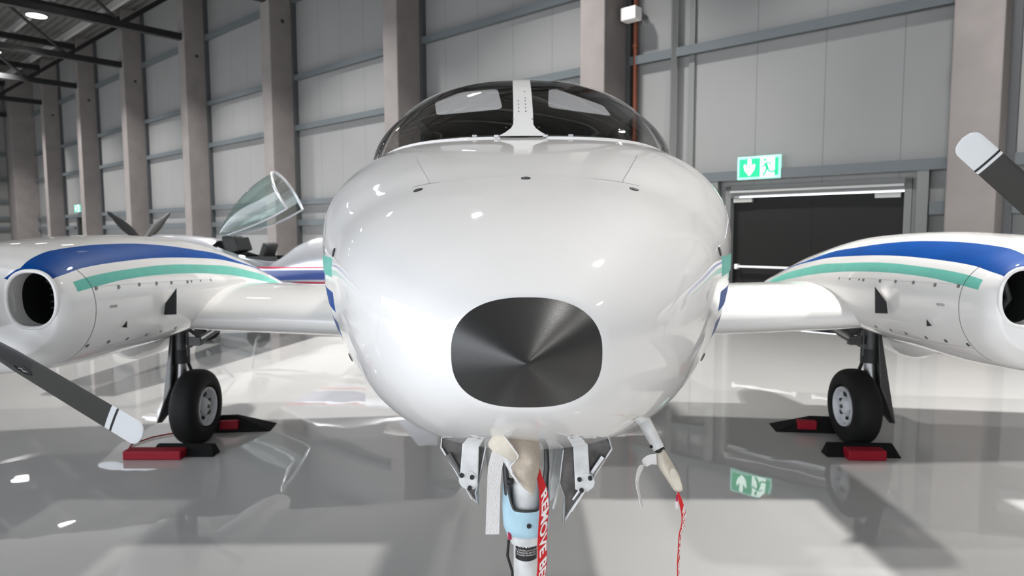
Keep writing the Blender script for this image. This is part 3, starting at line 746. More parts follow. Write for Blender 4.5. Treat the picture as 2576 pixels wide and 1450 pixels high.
    for i in range(13):
        u_ = i/12; Y = 4.35+1.0*u_; dip = sin(pi*u_)**.6
        for k in range(7):
            q = k/6; vs.append((PC+s*(2.50+.30*q), Y, zt-.02-(zt-zb-.02)*dip*(1-(1-q)**2)*1.0+.0*q))
    for i in range(12):
        for k in range(6): a = i*7+k; fs.append((a, a+1, a+8, a+7))
    mb = MB(); mb.add(vs, fs, 'white'); g_ = mb.build('wheel_well_door', AIR); so = g_.modifiers.new('t', 'SOLIDIFY'); so.thickness = .012
    mb = MB(); mb.prism([(PC+s*2.46, 4.25, .93), (PC+s*2.50, 4.25, .82), (PC+s*2.66, 4.25, .90)], (0, .02, 0), 'white'); mb.build('hinge_fairing', g_, smooth=False, bevel=.004)

    # ---- main landing gear
    gx = PC+s*2.42; Yg = 4.86
    mb = MB(); mb.tube([(gx+s*.09, Yg, .96), (gx+s*.10, Yg, .62)], .055, 'dkmetal', 20); mb.tube([(gx+s*.10, Yg, .70), (gx+s*.10, Yg, .60)], .062, 'dark', 20)
    mb.tube([(gx+s*.10, Yg, .62), (gx+s*.125, Yg, .26)], .040, 'metal', 20); mb.tube([(gx+s*.135, Yg, .262), (gx-s*.02, Yg, .262)], .03, 'dkmetal', 16)
    mb.tube([(gx+s*.125, Yg, .33), (gx+s*.125, Yg, .22)], .05, 'dkmetal', 16)
    gear = mb.build('main_gear', AIR)
    mb = MB(); mb.tube([(gx+s*.10, Yg+.05, .66), (gx+s*.11, Yg+.17, .50), (gx+s*.12, Yg+.04, .34)], .014, 'dkmetal', 8); mb.build('torque_link', gear)
    mb = MB(); mb.tube([(gx+s*.06, Yg, .72), (gx-s*.10, Yg-.02, .80), (gx-s*.30, Yg, .93)], [.024, .026, .018], 'metal', 10); mb.tube([(gx+s*.05, Yg, .86), (gx-s*.06, Yg, .78)], .014, 'dkmetal', 8)
    mb.box((gx-s*.02, Yg-.03, .765), (.10, .05, .06), 'dkmetal'); mb.build('side_brace', gear)
    mb = MB(); mb.tube([(gx+s*.02, Yg-.06, .66), (gx+s*.02, Yg-.06, .90)], .006, 'dkmetal', 8); mb.build('brake_line', gear)
    mb = MB(); dp = [(.115, -.06, .93), (.12, -.10, .62), (.135, -.10, .44), (.16, -.12, .36), (.245, -.09, .17), (.25, -.02, .155), (.20, .08, .25), (.15, .10, .45), (.125, .10, .93)]
    mb.add([(gx+s*(x+o), Yg+y, z) for o in (0, .012) for x, y, z in dp], [tuple(range(9)), tuple(range(17, 8, -1))]+[(i, (i+1) % 9, 9+(i+1) % 9, 9+i) for i in range(9)], 'dkmetal')
    mb.build('gear_door', gear, smooth=False, bevel=.003)
    R_ = .276; wd = .092; prof = []
    for j in range(25):
        a = -pi*.5+pi*j/24; c_ = sin(a); prof.append((wd*(1 if c_ > 0 else -1)*abs(c_)**.75, .17+(R_-.17)*max(0.0, cos(a))**.55))
    prof = [(-wd*.78, .145)]+prof+[(wd*.78, .145)]
    mb = MB(); mb.lathe((gx, Yg, R_-.004), (1, 0, 0), prof, 'rubber', 64, closed=True)
    for gr in (-.045, -.015, .015, .045): pass
    mb.build('tire', gear, sharp=60)
    mb = MB()
    for sd in (1, -1):
        mb.lathe((gx, Yg, R_-.004), (sd, 0, 0), [(wd*.80, .146), (wd*.98, .142), (wd*.98, .132), (wd*.62, .118), (wd*.5, .085), (wd*.5, .075), (wd*.75, .06), (wd*.95, .035), (wd*.95, .001)], 'hub', 40)
        for q in range(6):
            a = 2*pi*q/6+.3; c = Vector((gx+sd*wd*.56, Yg+.088*cos(a), R_+.088*sin(a))); mb.tube([c, c+Vector((sd*.012, 0, 0))], .019 if q % 2 else .012, 'dark', 12)
        mb.tube([(gx+sd*wd*.9, Yg, R_-.004), (gx+sd*wd*1.06, Yg, R_-.004)], .014, 'dkmetal', 12)
    mb.build('wheel', gear)

# propellers
def blade(hub, ang, Rb, tw, Yp):
    d = Vector((cos(ang), 0, sin(ang))); t = Vector((-sin(ang), 0, cos(ang))); yv = Vector((0, 1, 0)); st = []
    N_ = 46
    for i in range(N_+1):
        u_ = 1-(1-i/N_)**1.6; r = .10+(Rb-.10)*u_
        ch = (.055+.055*min(1, u_*2.6)-.008*max(0, u_-.6))*(1.18 if tw > 0 else 1.0)
        if r > Rb-.045: q = (r-(Rb-.045))/.045; ch *= max(0, 1-q**2.4)**.46*.97+.03
        th_ = .020*(1-u_)+.006; be = radians(34-17*u_)
        cdir = (t*cos(be)-yv*sin(be)*tw); ndir = d.cross(cdir)
        st.append((r, ch, th_, cdir, ndir))
    mb = MB(); n_ = 16; vs = []; fs = []; mm_ = []
    for (r, ch, th_, cd, nd) in st:
        for k in range(n_): a = 2*pi*k/n_; vs.append(hub+d*r+cd*(ch/2*cos(a))+nd*(th_/2*sin(a)))
    for i in range(N_):
        r = (st[i][0]+st[i+1][0])/2; m_ = 'blade'
        if r > Rb-.150: m_ = 'bladetip'
        for k in range(n_):
            mk = m_
            if m_ == 'blade' and r < .55 and (k < 5 or k > 10) : mk = 'boot'
            fs.append((i*n_+k, i*n_+(k+1) % n_, (i+1)*n_+(k+1) % n_, (i+1)*n_+k)); mm_.append(mk)
    mb.v = [tuple(v) for v in vs]
    for f, m_ in zip(fs, mm_): mb.f.append(f); mb.m.append(mb.mi(m_))
    mb.f.append(tuple(range(n_))); mb.m.append(mb.mi('boot')); mb.f.append(tuple(N_*n_+k for k in range(n_))); mb.m.append(mb.mi('bladetip'))
    return mb, st, d
def ring_band(mb, hub, st, d, r0, r1, m, off):
    vs = []; fs = []; n_ = 16
    for r in (r0, r1):
        j = min(range(len(st)), key=lambda q: abs(st[q][0]-r)); (_, ch, th_, cd, nd) = st[j]
        for k in range(n_): a = 2*pi*k/n_; vs.append(hub+d*r+cd*((ch/2+off)*cos(a))+nd*((th_/2+off)*sin(a)))
    for k in range(n_): fs.append((k, (k+1) % n_, n_+(k+1) % n_, n_+k))
    mb.add(vs, fs, m)
for s, Rb, a0 in ((-1, 1.045, -32.0), (1, .985, 139.6)):
    hub = Vector((PC+s*2.42, 2.62, 1.290)) if s < 0 else Vector((PC+s*2.42, 2.62, 1.262)); root = None
    mb = MB(); mb.lathe(hub+Vector((0, -.30, 0)), (0, 1, 0), [(0, .001), (.02, .05), (.08, .10), (.18, .145), (.28, .165), (.42, .17), (.42, .001)], 'white', 40); pr = mb.build('propeller', AIR)
    for k in range(3):
        bb, st, d = blade(hub, radians(a0+120*k), Rb, 1 if s < 0 else -1, 2.62); ring_band(bb, hub, st, d, Rb-.135, Rb-.126, 'boot', .0008)
        b_ = bb.build('blade', pr, sharp=60)
        if k == 0 and s < 0:   # maker's oval badge on the blade, as outlines
            j = min(range(len(st)), key=lambda q: abs(st[q][0]-.50)); (_, ch, th_, cd, nd) = st[j]
            if nd.y > 0: nd = -nd
            for_mb = bb
# badge strokes on the left propeller's blade
    if s < 0:
        bb, st, d = blade(hub, radians(a0), Rb, 1, 2.62); j = min(range(len(st)), key=lambda q: abs(st[q][0]-.52)); (_, ch, th_, cd, nd) = st[j]; nd = nd if nd.y < 0 else -nd
        c = hub+d*.505+nd*(th_/2+.001)-cd*.012; mb = MB()
        mb.tube([c+d*.040*cos(2*pi*q/24)+cd*.016*sin(2*pi*q/24) for q in range(25)], .0014, 'boot', 5)
        c2 = c+nd*.0
        for (a_, b_) in (((-.020, -.004), (-.004, .006)), ((-.004, .006), (.002, -.006)), ((.002, -.006), (.022, .004)), ((-.012, .002), (.012, -.001))):
            mb.tube([c2+d*a_[0]+cd*a_[1], c2+d*b_[0]+cd*b_[1]], .0011, 'seamlight', 5)
        mb.build('maker_badge', pr)

# tail
mb = MB(); mb.prism([(PC-.02, 9.6, 1.85), (PC-.02, 11.2, 3.35), (PC-.02, 12.0, 3.4), (PC-.02, 12.3, 1.8)], (.06, 0, 0), 'white'); mb.build('tail_fin', AIR, smooth=False, bevel=.02)
for s in (-1, 1):
    mb = MB(); mb.prism([(PC+s*.05, 10.8, 1.80), (PC+s*2.4, 11.3, 1.86), (PC+s*2.4, 12.0, 1.86), (PC+s*.05, 12.1, 1.80)], (0, 0, .05), 'white'); mb.build('tailplane', AIR, smooth=False, bevel=.015)

# ---- nose gear
nx, ny = .012, 1.90
mb = MB(); mb.tube([(nx, ny, 1.02), (nx, ny, .73)], .040, 'gearwhite', 28); mb.tube([(nx, ny, .74), (nx, ny-.01, .70)], .034, 'metal', 24)
mb.tube([(nx, ny, .69), (nx, ny, .50)], .0365, 'gearwhite', 28); mb.tube([(nx, ny, .52), (nx, ny+.02, .40)], .045, 'gearwhite', 24)
for s in (-1, 1): mb.tube([(nx, ny+.02, .44), (nx+s*.095, ny+.05, .36), (nx+s*.10, ny+.08, .20)], [.03, .022, .02], 'gearwhite', 12)
mb.tube([(nx-.11, ny+.08, .20), (nx+.11, ny+.08, .20)], .016, 'metal', 12)
NG = mb.build('nose_gear', AIR)
mb = MB(); pr_ = []
for j in range(21): a = -pi*.5+pi*j/20; c_ = sin(a); pr_.append((.065*(1 if c_ > 0 else -1)*abs(c_)**.75, .12+.08*max(0, cos(a))**.55))
mb.lathe((nx, ny+.08, .20), (1, 0, 0), [(-.05, .10)]+pr_+[(.05, .10)], 'rubber', 48, closed=True); mb.build('tire', NG)
mb = MB(); mb.lathe((nx, ny+.08, .20), (1, 0, 0), [(-.05, .001), (-.05, .10), (.05, .10), (.05, .001)], 'hub', 32); mb.build('wheel', NG)
# pale blue torque collar: a cut-away sleeve round the strut
vs = []; fs = []; na, nz = 64, 14
for i in range(nz+1):
    for k in range(na):
        a = 2*pi*k/na; front = max(0, -sin(a))            # -y is the front
        side = abs(cos(a)); top = .762+.125*min(1, max(0, (side-.48)/.50))**1.8 if -sin(a) > -.2 else .80
        z = .668+(top-.668)*i/nz; r = .060+.006*sin(pi*min(1, (z-.668)/.2))-(.012 if z < .69 else 0)*(1-(z-.668)/.022)
        r -= .016*max(0, (z-.80)/.085)*0
        vs.append((nx+r*cos(a)*1.05, ny+r*sin(a)*.95, z))
for i in range(nz):
    for k in range(na): fs.append((i*na+k, i*na+(k+1) % na, (i+1)*na+(k+1) % na, (i+1)*na+k))
mb = MB(); mb.add(vs, fs, 'gearblue'); cl = mb.build('torque_collar', NG, sharp=70); rim_ = [Vector(v)+(Vector((nx, ny, v[2]))-Vector(v))*.06 for k_, v in enumerate(vs[nz*na:]) if sin(2*pi*k_/na) < -.02]
mb = MB(); mb.tube(rim_, .0042, 'dkmetal', 8); mb.build('dark_rim', NG); so = cl.modifiers.new('t', 'SOLIDIFY'); so.thickness = .006; so.offset = -1  # dark tube along the front of the collar's cut-away edge
mb = MB(); mb.lathe((nx, ny, 0), (0, 0, 1), [(.655, .038), (.655, .052), (.680, .0585), (.683, .05)], 'gearwhite', 48); mb.build('collar_base', NG)
mb = MB(); mb.tube([(nx+.008, ny-.055, .722), (nx+.008, ny-.066, .722)], .0065, 'dark', 12); mb.build('collar_bolt', NG)
mb = MB(); mb.box((nx-.046, ny-.038, .682), (.010, .008, .020), 'redlabel', Matrix.Rotation(.75, 3, 'Z')); mb.build('red_limit_mark', NG, smooth=False)
for s in (-1, 1):
    mb = MB(); mb.tube([(nx+s*.058, ny-.02, .93), (nx+s*.060, ny-.02, .88), (nx+s*.052, ny-.028, .80)], [.007, .008, .010], 'dkmetal', 10); mb.build('steering_rod', NG)
mb = MB(); mb.tube([(nx-.050, ny-.03, .84), (nx-.040, ny-.036, .84)], .010, 'dark', 12); mb.build('hose_fitting', NG)
mb = MB(); mb.tube([(nx-.050, ny-.03, .665), (nx-.054, ny-.032, .62), (nx-.040, ny-.036, .575), (nx-.038, ny-.036, .50)], .004, 'dark', 8); mb.build('hydraulic_hose', NG)
# placard wrapped round the lower tube
def wrap(vs_, r, cz, u0): return [(nx+r*sin(v[0]/r+u0), ny-r*cos(v[0]/r+u0), cz+v[1]) for v in vs_]
mb = MB(); vs = []; fs = []
for i in range(2):
    for k in range(17): x = -.036+.072*k/16; vs.append((x, -.029+.056*i+(.003*(1-(x/.036)**2)*-1 if i == 0 else 0), 0))
for k in range(16): fs.append((k, k+1, 18+k, 17+k))
mb.add(wrap(vs, .0374, .637, 0), fs, 'placard'); pl = mb.build('turn_limit_placard', NG)
def ptext(body, size, z, x0):
    v_, f_ = text_mesh(body, size); w_ = max(v[0] for v in v_)-min(v[0] for v in v_); v_ = [(v[0]-min(q[0] for q in v_)-w_/2+x0, v[1], 0) for v in v_]
    mb = MB(); mb.add(wrap(v_, .0380, z, 0), f_, 'print'); mb.build('placard_lettering', pl, smooth=False)
ptext('TURN', .0125, .6455, -.017); ptext('LIMIT', .0125, .6455, .020)
mb = MB(); mb.add(wrap([(-.0045, .0, 0), (-.002, .0, 0), (-.002, -.005, 0), (.003, -.005, 0), (.003, 0, 0), (.0055, 0, 0), (.0005, .0065, 0)], .0382, .6505, 0), [(0, 1, 4, 5, 6), (1, 2, 3, 4)], 'print'); mb.build('placard_arrow', pl, smooth=False)
ptext('ALL RUDDER LOCKS MUST', .0062, .635, 0); ptext('BE REMOVED BEFORE', .0062, .628, 0); ptext('GROUND HANDLING', .0062, .621, 0)

# nose gear doors with brackets
for s in (-1, 1):
    if s < 0: outer = [(-0.231, 1.860, 0.940), (-0.226, 1.860, 0.965), (-0.102, 1.860, 0.943), (-0.111, 1.860, 0.897), (-0.124, 1.860, 0.839), (-0.132, 1.860, 0.810), (-0.125, 1.860, 0.775), (-0.142, 1.860, 0.791)]
    else: outer = [(0.257, 1.860, 0.936), (0.240, 1.860, 0.964), (0.119, 1.860, 0.936), (0.114, 1.860, 0.898), (0.108, 1.860, 0.840), (0.121, 1.860, 0.799), (0.119, 1.860, 0.719), (0.142, 1.860, 0.755)]
    o_ = [Vector(p) for p in outer]
    edge = [o_[1]+Vector((0, 0, .03)), o_[0], o_[-1], o_[-2]]
    mb = MB(); vs = []; fs = []
    for p in edge: vs += [p, p+Vector((s*.03, .55, .0))]
    for i in range(3): fs.append((2*i, 2*i+1, 2*i+3, 2*i+2))
    mb.add(vs, fs, 'gearwhite'); gd = mb.build('nose_gear_door', AIR, sharp=20); so = gd.modifiers.new('t', 'SOLIDIFY'); so.thickness = .003
    mb = MB(); mb.prism([p+Vector((0, .012, 0)) for p in o_], (0, .004, 0), 'ribmetal'); mb.build('inner_rib', gd, smooth=False)
    # folded flanges of the rib
    c_ = sum(o_, Vector())/len(o_); mb = MB()
    mb.tube([o_[0]+Vector((-s*.004, 0, 0)), o_[-1]], .0022, 'gearwhite', 6); mb.tube([o_[2], o_[3], o_[4], o_[5], o_[6]], .0035, 'metal', 6)
    mb.tube([o_[0].lerp(c_, .25), o_[-1].lerp(c_, .35)], [.010, .004], 'metal', 6); mb.build('rib_flange', gd)
    if s < 0: br = [(-0.165, 1.845, 0.977), (-0.119, 1.845, 0.977), (-0.124, 1.845, 0.835), (-0.136, 1.845, 0.823), (-0.163, 1.845, 0.832), (-0.176, 1.845, 0.855)]
    else: br = [(0.143, 1.845, 0.977), (0.185, 1.845, 0.977), (0.192, 1.845, 0.863), (0.201, 1.845, 0.847), (0.188, 1.845, 0.817), (0.151, 1.845, 0.824)]
    mb = MB(); mb.prism(br, (0, .006, 0), 'gearwhite'); bk = mb.build('door_bracket', gd, smooth=False, bevel=.003)
    cc = Vector((-0.152, 1.842, 0.854)) if s < 0 else Vector((0.179, 1.842, 0.848))
    mb = MB(); mb.tube([cc, cc+Vector((0, .008, 0))], .026, 'gearwhite', 28); mb.build('hinge_plate', gd)
    for p in ([(-0.169, 1.835, 0.868), (-0.140, 1.835, 0.863), (-0.147, 1.835, 0.832)] if s < 0 else [(0.162, 1.835, 0.857), (0.192, 1.835, 0.861), (0.168, 1.835, 0.826)]):
        mb = MB(); p = Vector(p); mb.tube([p, p+Vector((0, .012, 0))], .0062, 'dark', 14); mb.build('hinge_bolt', gd)
# well struts behind
for a, b, r_ in (((0.103, 2.150, 0.845), (0.083, 2.150, 0.666), .006), ((0.153, 2.150, 0.845), (0.104, 2.150, 0.641), .004), ((-0.118, 2.200, 0.829), (-0.098, 2.100, 0.748), .006)):
    mb = MB(); mb.tube([Vector(a)+Vector((0, 0, .05)), a, b], r_, 'gearwhite', 10); mb.build('well_strut', AIR)
mb = MB(); mb.prism([(0.110, 2.180, 0.846), (0.152, 2.180, 0.846), (0.121, 2.180, 0.683), (0.095, 2.180, 0.653), (0.089, 2.180, 0.738)], (0, .01, 0), 'gearwhite'); mb.build('drag_link', AIR, smooth=False)

# pitot masts (part of the aircraft)
mb = MB(); a, b = Vector((0.375, 2.000, 0.971)), Vector((0.411, 1.970, 0.902)); mb.tube([a+(a-b)*.4, a, b], [.021, .020, .0175], 'gearwhite', 20); mb.tube([b, b+(b-a)*.12], .015, 'dark', 16); pm = mb.build('pitot_mast', AIR)
for sgn in (-1, 1):
    mb = MB(); q = b-(b-a)*.12+Vector((sgn*.0175, -.005, 0)); mb.tube([q, q+Vector((sgn*.004, -.003, 0))], .005, 'screw' if sgn > 0 else 'dark', 10); mb.build('mast_screw', pm)
mb = MB(); a, b = Vector((-0.049, 1.600, 1.061)), Vector((-0.042, 1.560, 1.032)); mb.tube([a+Vector((0, 0, .05)), a, b, Vector((-0.011, 1.500, 1.000))], .014, 'gearwhite', 16); mb.build('pitot_mast', AIR)
mb = MB(); mb.lathe(Vector((-0.016, 1.620, 1.049))+Vector((0, 0, .02)), (0.02, -.15, -1), [(0, .06), (.012, .05), (.016, .03)], 'gearwhite', 24); mb.build('mast_fairing', AIR)

# ---------------------------------------------------------------- covers with streamers
def ribbon(pts, widths, dirs, m, name, parent, thick=.0012, text=None, tsize=.02, tstart=.03, shear=.016):
    P = [Vector(p) for p in pts]; L = [0]
    # smooth the path
    def cr(i, u_):
        p0, p1, p2, p3 = P[max(i-1, 0)], P[i], P[i+1], P[min(i+2, len(P)-1)]
        return .5*((2*p1)+(-p0+p2)*u_+(2*p0-5*p1+4*p2-p3)*u_*u_+(-p0+3*p1-3*p2+p3)*u_**3)
    Q = []; Wd = []; Dr = []
    for i in range(len(P)-1):
        for k in range(8):
            u_ = k/8; Q.append(cr(i, u_)); Wd.append(widths[i]*(1-u_)+widths[i+1]*u_); Dr.append(Vector(dirs[i]).lerp(Vector(dirs[i+1]), u_).normalized())
    Q.append(P[-1]); Wd.append(widths[-1]); Dr.append(Vector(dirs[-1]).normalized())
    for i in range(1, len(Q)): L.append(L[-1]+(Q[i]-Q[i-1]).length)
    def at(s_, v, off):
        i = 0
        while i < len(L)-2 and L[i+1] < s_: i += 1
        u_ = (s_-L[i])/max(1e-6, L[i+1]-L[i]); q = Q[i].lerp(Q[i+1], u_); d = Dr[i].lerp(Dr[i+1], u_).normalized(); w_ = Wd[i]*(1-u_)+Wd[i+1]*u_
        t = (Q[i+1]-Q[i]).normalized(); d = (d-t*d.dot(t)).normalized(); nn = t.cross(d); nn = nn if nn.y < 0 else -nn
        return q+d*(v*w_)+nn*off
    vs = []; fs = []
    for i in range(len(Q)):
        for v in (-.5, .5): vs.append(at(L[i], v, 0)); vs.append(at(L[i], v, -thick))
    for i in range(len(Q)-1):
        a = 4*i; b = a+4; fs += [(a, a+2, b+2, b), (a+1, b+1, b+3, a+3), (a, b, b+1, a+1), (a+2, a+3, b+3, b+2)]
    fs += [(0, 1, 3, 2), (len(vs)-4, len(vs)-2, len(vs)-1, len(vs)-3)]
    mb = MB(); mb.add(vs, fs, m); o = mb.build(name, parent, sharp=50)
    if text:
        v_, f_ = text_mesh(text, 1.0, .030); mx = max(v[0] for v in v_); hh = .72
        vs = [at(min(L[-1], max(0, tstart+v[0]*tsize-shear*(v[1]/hh-.5))), .08+(v[1]/hh-.5)*.72, .0008) for v in v_]
        mb = MB(); mb.add(vs, f_, 'print'); mb.build('streamer_lettering', o, smooth=False)
    return o
Z = Vector((0, 0, 1))
# central cover, on the mast under the nose
cv = thing('pitot_cover', 'cream canvas cover with red streamer hanging under the nose centre', 'cover', (-0.011, 1.500, 1.028))
def cloth(grid, m, name, parent, th=.002):
    r_ = len(grid); c_ = len(grid[0]); mb = MB(); vs = [Vector(p) for row in grid for p in row]; fs = [(i*c_+k, i*c_+k+1, (i+1)*c_+k+1, (i+1)*c_+k) for i in range(r_-1) for k in range(c_-1)]
    mb.add(vs, fs, m); o = mb.build(name, parent); su = o.modifiers.new('s', 'SUBSURF'); su.levels = su.render_levels = 2; so = o.modifiers.new('t', 'SOLIDIFY'); so.thickness = th; return o
def bulge(rows, ys):       # rows of points, pushed nearer by ys
    out = []
    for row, yy in zip(rows, ys): out.append([(p[0], p[1]+q, p[2]) for p, q in zip(row, yy)])
    return out
g1 = [[(-0.051, 1.490, 1.098), (-0.038, 1.490, 1.097), (-0.015, 1.490, 1.093), (0.012, 1.490, 1.087), (0.034, 1.490, 1.082)], [(-0.043, 1.480, 1.094), (-0.029, 1.480, 1.089), (-0.008, 1.480, 1.083), (0.019, 1.480, 1.078), (0.039, 1.480, 1.070)], [(-0.025, 1.470, 1.074), (-0.015, 1.470, 1.072), (0.005, 1.470, 1.068), (0.026, 1.470, 1.065), (0.042, 1.470, 1.055)], [(-0.008, 1.465, 1.052), (-0.000, 1.465, 1.053), (0.012, 1.465, 1.052), (0.028, 1.465, 1.048), (0.040, 1.465, 1.041)], [(-0.015, 1.465, 1.041), (-0.006, 1.465, 1.042), (0.008, 1.465, 1.041), (0.028, 1.465, 1.035), (0.042, 1.465, 1.026)], [(-0.026, 1.460, 1.028), (-0.015, 1.460, 1.030), (0.005, 1.460, 1.028), (0.026, 1.460, 1.022), (0.041, 1.460, 1.015)], [(-0.022, 1.460, 1.010), (-0.011, 1.460, 1.011), (0.007, 1.460, 1.010), (0.024, 1.460, 1.004), (0.037, 1.460, 1.002)], [(-0.008, 1.465, 0.989), (0.001, 1.465, 0.991), (0.010, 1.465, 0.990), (0.021, 1.465, 0.986), (0.031, 1.465, 0.985)], [(0.010, 1.475, 0.968), (0.016, 1.475, 0.967), (0.021, 1.475, 0.965), (0.025, 1.475, 0.964), (0.029, 1.475, 0.964)], [(0.019, 1.480, 0.956), (0.021, 1.480, 0.956), (0.023, 1.480, 0.955), (0.025, 1.480, 0.955), (0.026, 1.480, 0.956)]]
cloth(bulge(g1, [[.03, .01, 0, .01, .03], [.02, .005, -.004, 0, .03], [.0, -.012, -.018, -.010, .03], [-.006, -.016, -.022, -.012, .03], [.004, .002, -.004, -.012, .03], [-.004, -.012, -.022, -.014, .03], [-.004, -.014, -.020, -.008, .02], [0, -.006, -.012, -.006, .01], [0, 0, -.004, 0, 0], [0]*5]), 'canvasbrown', 'canvas_sleeve', cv)
g2 = [[(-0.076, 1.460, 1.079), (-0.069, 1.460, 1.091), (-0.060, 1.460, 1.106), (-0.044, 1.460, 1.108)], [(-0.067, 1.445, 1.071), (-0.056, 1.445, 1.083), (-0.041, 1.445, 1.098), (-0.032, 1.445, 1.098)], [(-0.048, 1.440, 1.064), (-0.035, 1.440, 1.071), (-0.025, 1.440, 1.083), (-0.020, 1.440, 1.083)], [(-0.027, 1.445, 1.051), (-0.018, 1.445, 1.057), (-0.013, 1.445, 1.067), (-0.009, 1.445, 1.067)], [(-0.015, 1.450, 1.040), (-0.010, 1.450, 1.046), (-0.007, 1.450, 1.055), (-0.007, 1.450, 1.057)]]
cloth(g2, 'canvas', 'canvas_flap', cv)
for P in ([(-0.047, 1.438, 1.116), (-0.035, 1.438, 1.100), (-0.021, 1.438, 1.082), (-0.007, 1.438, 1.061), (-0.011, 1.438, 1.052)], [(-0.013, 1.445, 1.048), (-0.025, 1.445, 1.035), (-0.022, 1.445, 1.019), (-0.011, 1.445, 1.003), (0.003, 1.445, 0.986), (0.022, 1.445, 0.971)]):
    mb = MB(); mb.tube(P, [.0012, .0018, .002, .0018, .001] if len(P) == 5 else [.001, .003, .0034, .003, .0026, .001], 'webbing', 8); mb.build('binding_edge', cv)
ribbon([(-0.048, 1.450, 1.075), (-0.053, 1.450, 1.055), (-0.059, 1.450, 1.028), (-0.062, 1.450, 0.987), (-0.064, 1.450, 0.937), (-0.066, 1.450, 0.877)], [.030, .031, .031, .029, .030, .0305], [(1, .1, .25), (1, .1, .1), (1, .15, 0), (1, .2, 0), (1, .1, 0), (1, .1, 0)], 'webbing', 'strap', cv, .003)
mb = MB(); q = Vector((-0.025, 1.440, 1.080)); mb.tube([q, q+Vector((0, .006, 0))], .0018, 'dark', 8); mb.build('eyelet', cv)
ribbon([(0.038, 1.500, 1.012), (0.041, 1.500, 0.991), (0.049, 1.500, 0.958), (0.052, 1.500, 0.921), (0.049, 1.500, 0.878), (0.047, 1.500, 0.831), (0.047, 1.500, 0.783), (0.042, 1.500, 0.725), (0.039, 1.500, 0.648)], [.006, .012, .021, .025, .025, .024, .024, .024, .024], [(1, .3, 0), (1, .3, 0), (1, .4, 0), (1, .5, 0), (.9, .6, 0), (.9, .4, 0), (1, .5, 0), (1, .6, 0), (1, .6, 0)], 'red', 'streamer', cv, text='REMOVE BEFORE FLIGHT', tsize=.040, tstart=.054)
# right-hand cover
cv2 = thing('pitot_cover', 'cream canvas cover with red streamer on the slanted mast right of the nose gear', 'cover', (0.434, 1.950, 0.848))
g1 = [[(0.393, 1.940, 0.898), (0.401, 1.940, 0.901), (0.412, 1.940, 0.905), (0.421, 1.940, 0.910)], [(0.394, 1.930, 0.882), (0.406, 1.930, 0.880), (0.419, 1.930, 0.884), (0.431, 1.930, 0.894)], [(0.401, 1.930, 0.860), (0.413, 1.930, 0.856), (0.431, 1.930, 0.863), (0.445, 1.930, 0.870)], [(0.411, 1.930, 0.844), (0.423, 1.930, 0.839), (0.439, 1.930, 0.846), (0.457, 1.930, 0.848)], [(0.425, 1.930, 0.824), (0.434, 1.930, 0.820), (0.451, 1.930, 0.824), (0.468, 1.930, 0.829)], [(0.437, 1.930, 0.805), (0.446, 1.930, 0.800), (0.458, 1.930, 0.805), (0.473, 1.930, 0.808)], [(0.449, 1.930, 0.788), (0.456, 1.930, 0.786), (0.463, 1.930, 0.786), (0.477, 1.930, 0.787)]]
cloth(bulge(g1, [[.02, -.012, -.012, .02], [.02, -.014, -.012, .02], [.02, -.016, -.004, .02], [.02, -.006, -.016, .02], [.02, -.014, -.002, .02], [.015, -.004, -.010, .015], [0, 0, 0, 0]]), 'canvas', 'canvas_sleeve', cv2)
cloth([[(0.428, 1.905, 0.867), (0.442, 1.905, 0.869)], [(0.430, 1.900, 0.843), (0.453, 1.900, 0.848)], [(0.439, 1.900, 0.819), (0.462, 1.900, 0.826)], [(0.455, 1.905, 0.796), (0.471, 1.905, 0.798)]], 'canvas', 'canvas_flap', cv2)
ribbon([(0.396, 1.930, 0.884), (0.375, 1.930, 0.882), (0.355, 1.930, 0.865), (0.343, 1.930, 0.836), (0.341, 1.930, 0.807), (0.347, 1.930, 0.777), (0.355, 1.930, 0.740)], [.032, .028, .022, .015, .012, .010, .008], [(.2, .1, 1), (.3, .1, 1), (.7, .2, .7), (1, .6, .3), (1, 1, 0), (1, 1, 0), (1, 1, 0)], 'webbing', 'strap', cv2, .002)
ribbon([(0.460, 1.930, 0.787), (0.457, 1.930, 0.769), (0.457, 1.930, 0.750), (0.458, 1.930, 0.734)], [.003, .005, .009, .007], [(1, .2, 0)]*4, 'webbing', 'wash_label', cv2, .001)
mb = MB(); mb.box(Vector((0.456, 1.925, 0.769)), (.006, .002, .020), 'redlabel'); mb.build('label_print', cv2, smooth=False)
ribbon([(0.458, 1.920, 0.789), (0.466, 1.920, 0.761), (0.475, 1.920, 0.727), (0.475, 1.920, 0.694), (0.467, 1.920, 0.661), (0.464, 1.920, 0.612), (0.463, 1.920, 0.557), (0.467, 1.920, 0.471)], [.004, .012, .017, .017, .013, .011, .012, .014], [(1, .2, 0), (1, .4, 0), (1, .6, 0), (1, .8, 0), (1, .8, 0), (1, .9, 0), (1, .9, 0), (1, .9, 0)], 'red', 'streamer', cv2, text='REMOVE BEFORE FLIGHT', tsize=.040, tstart=.050)

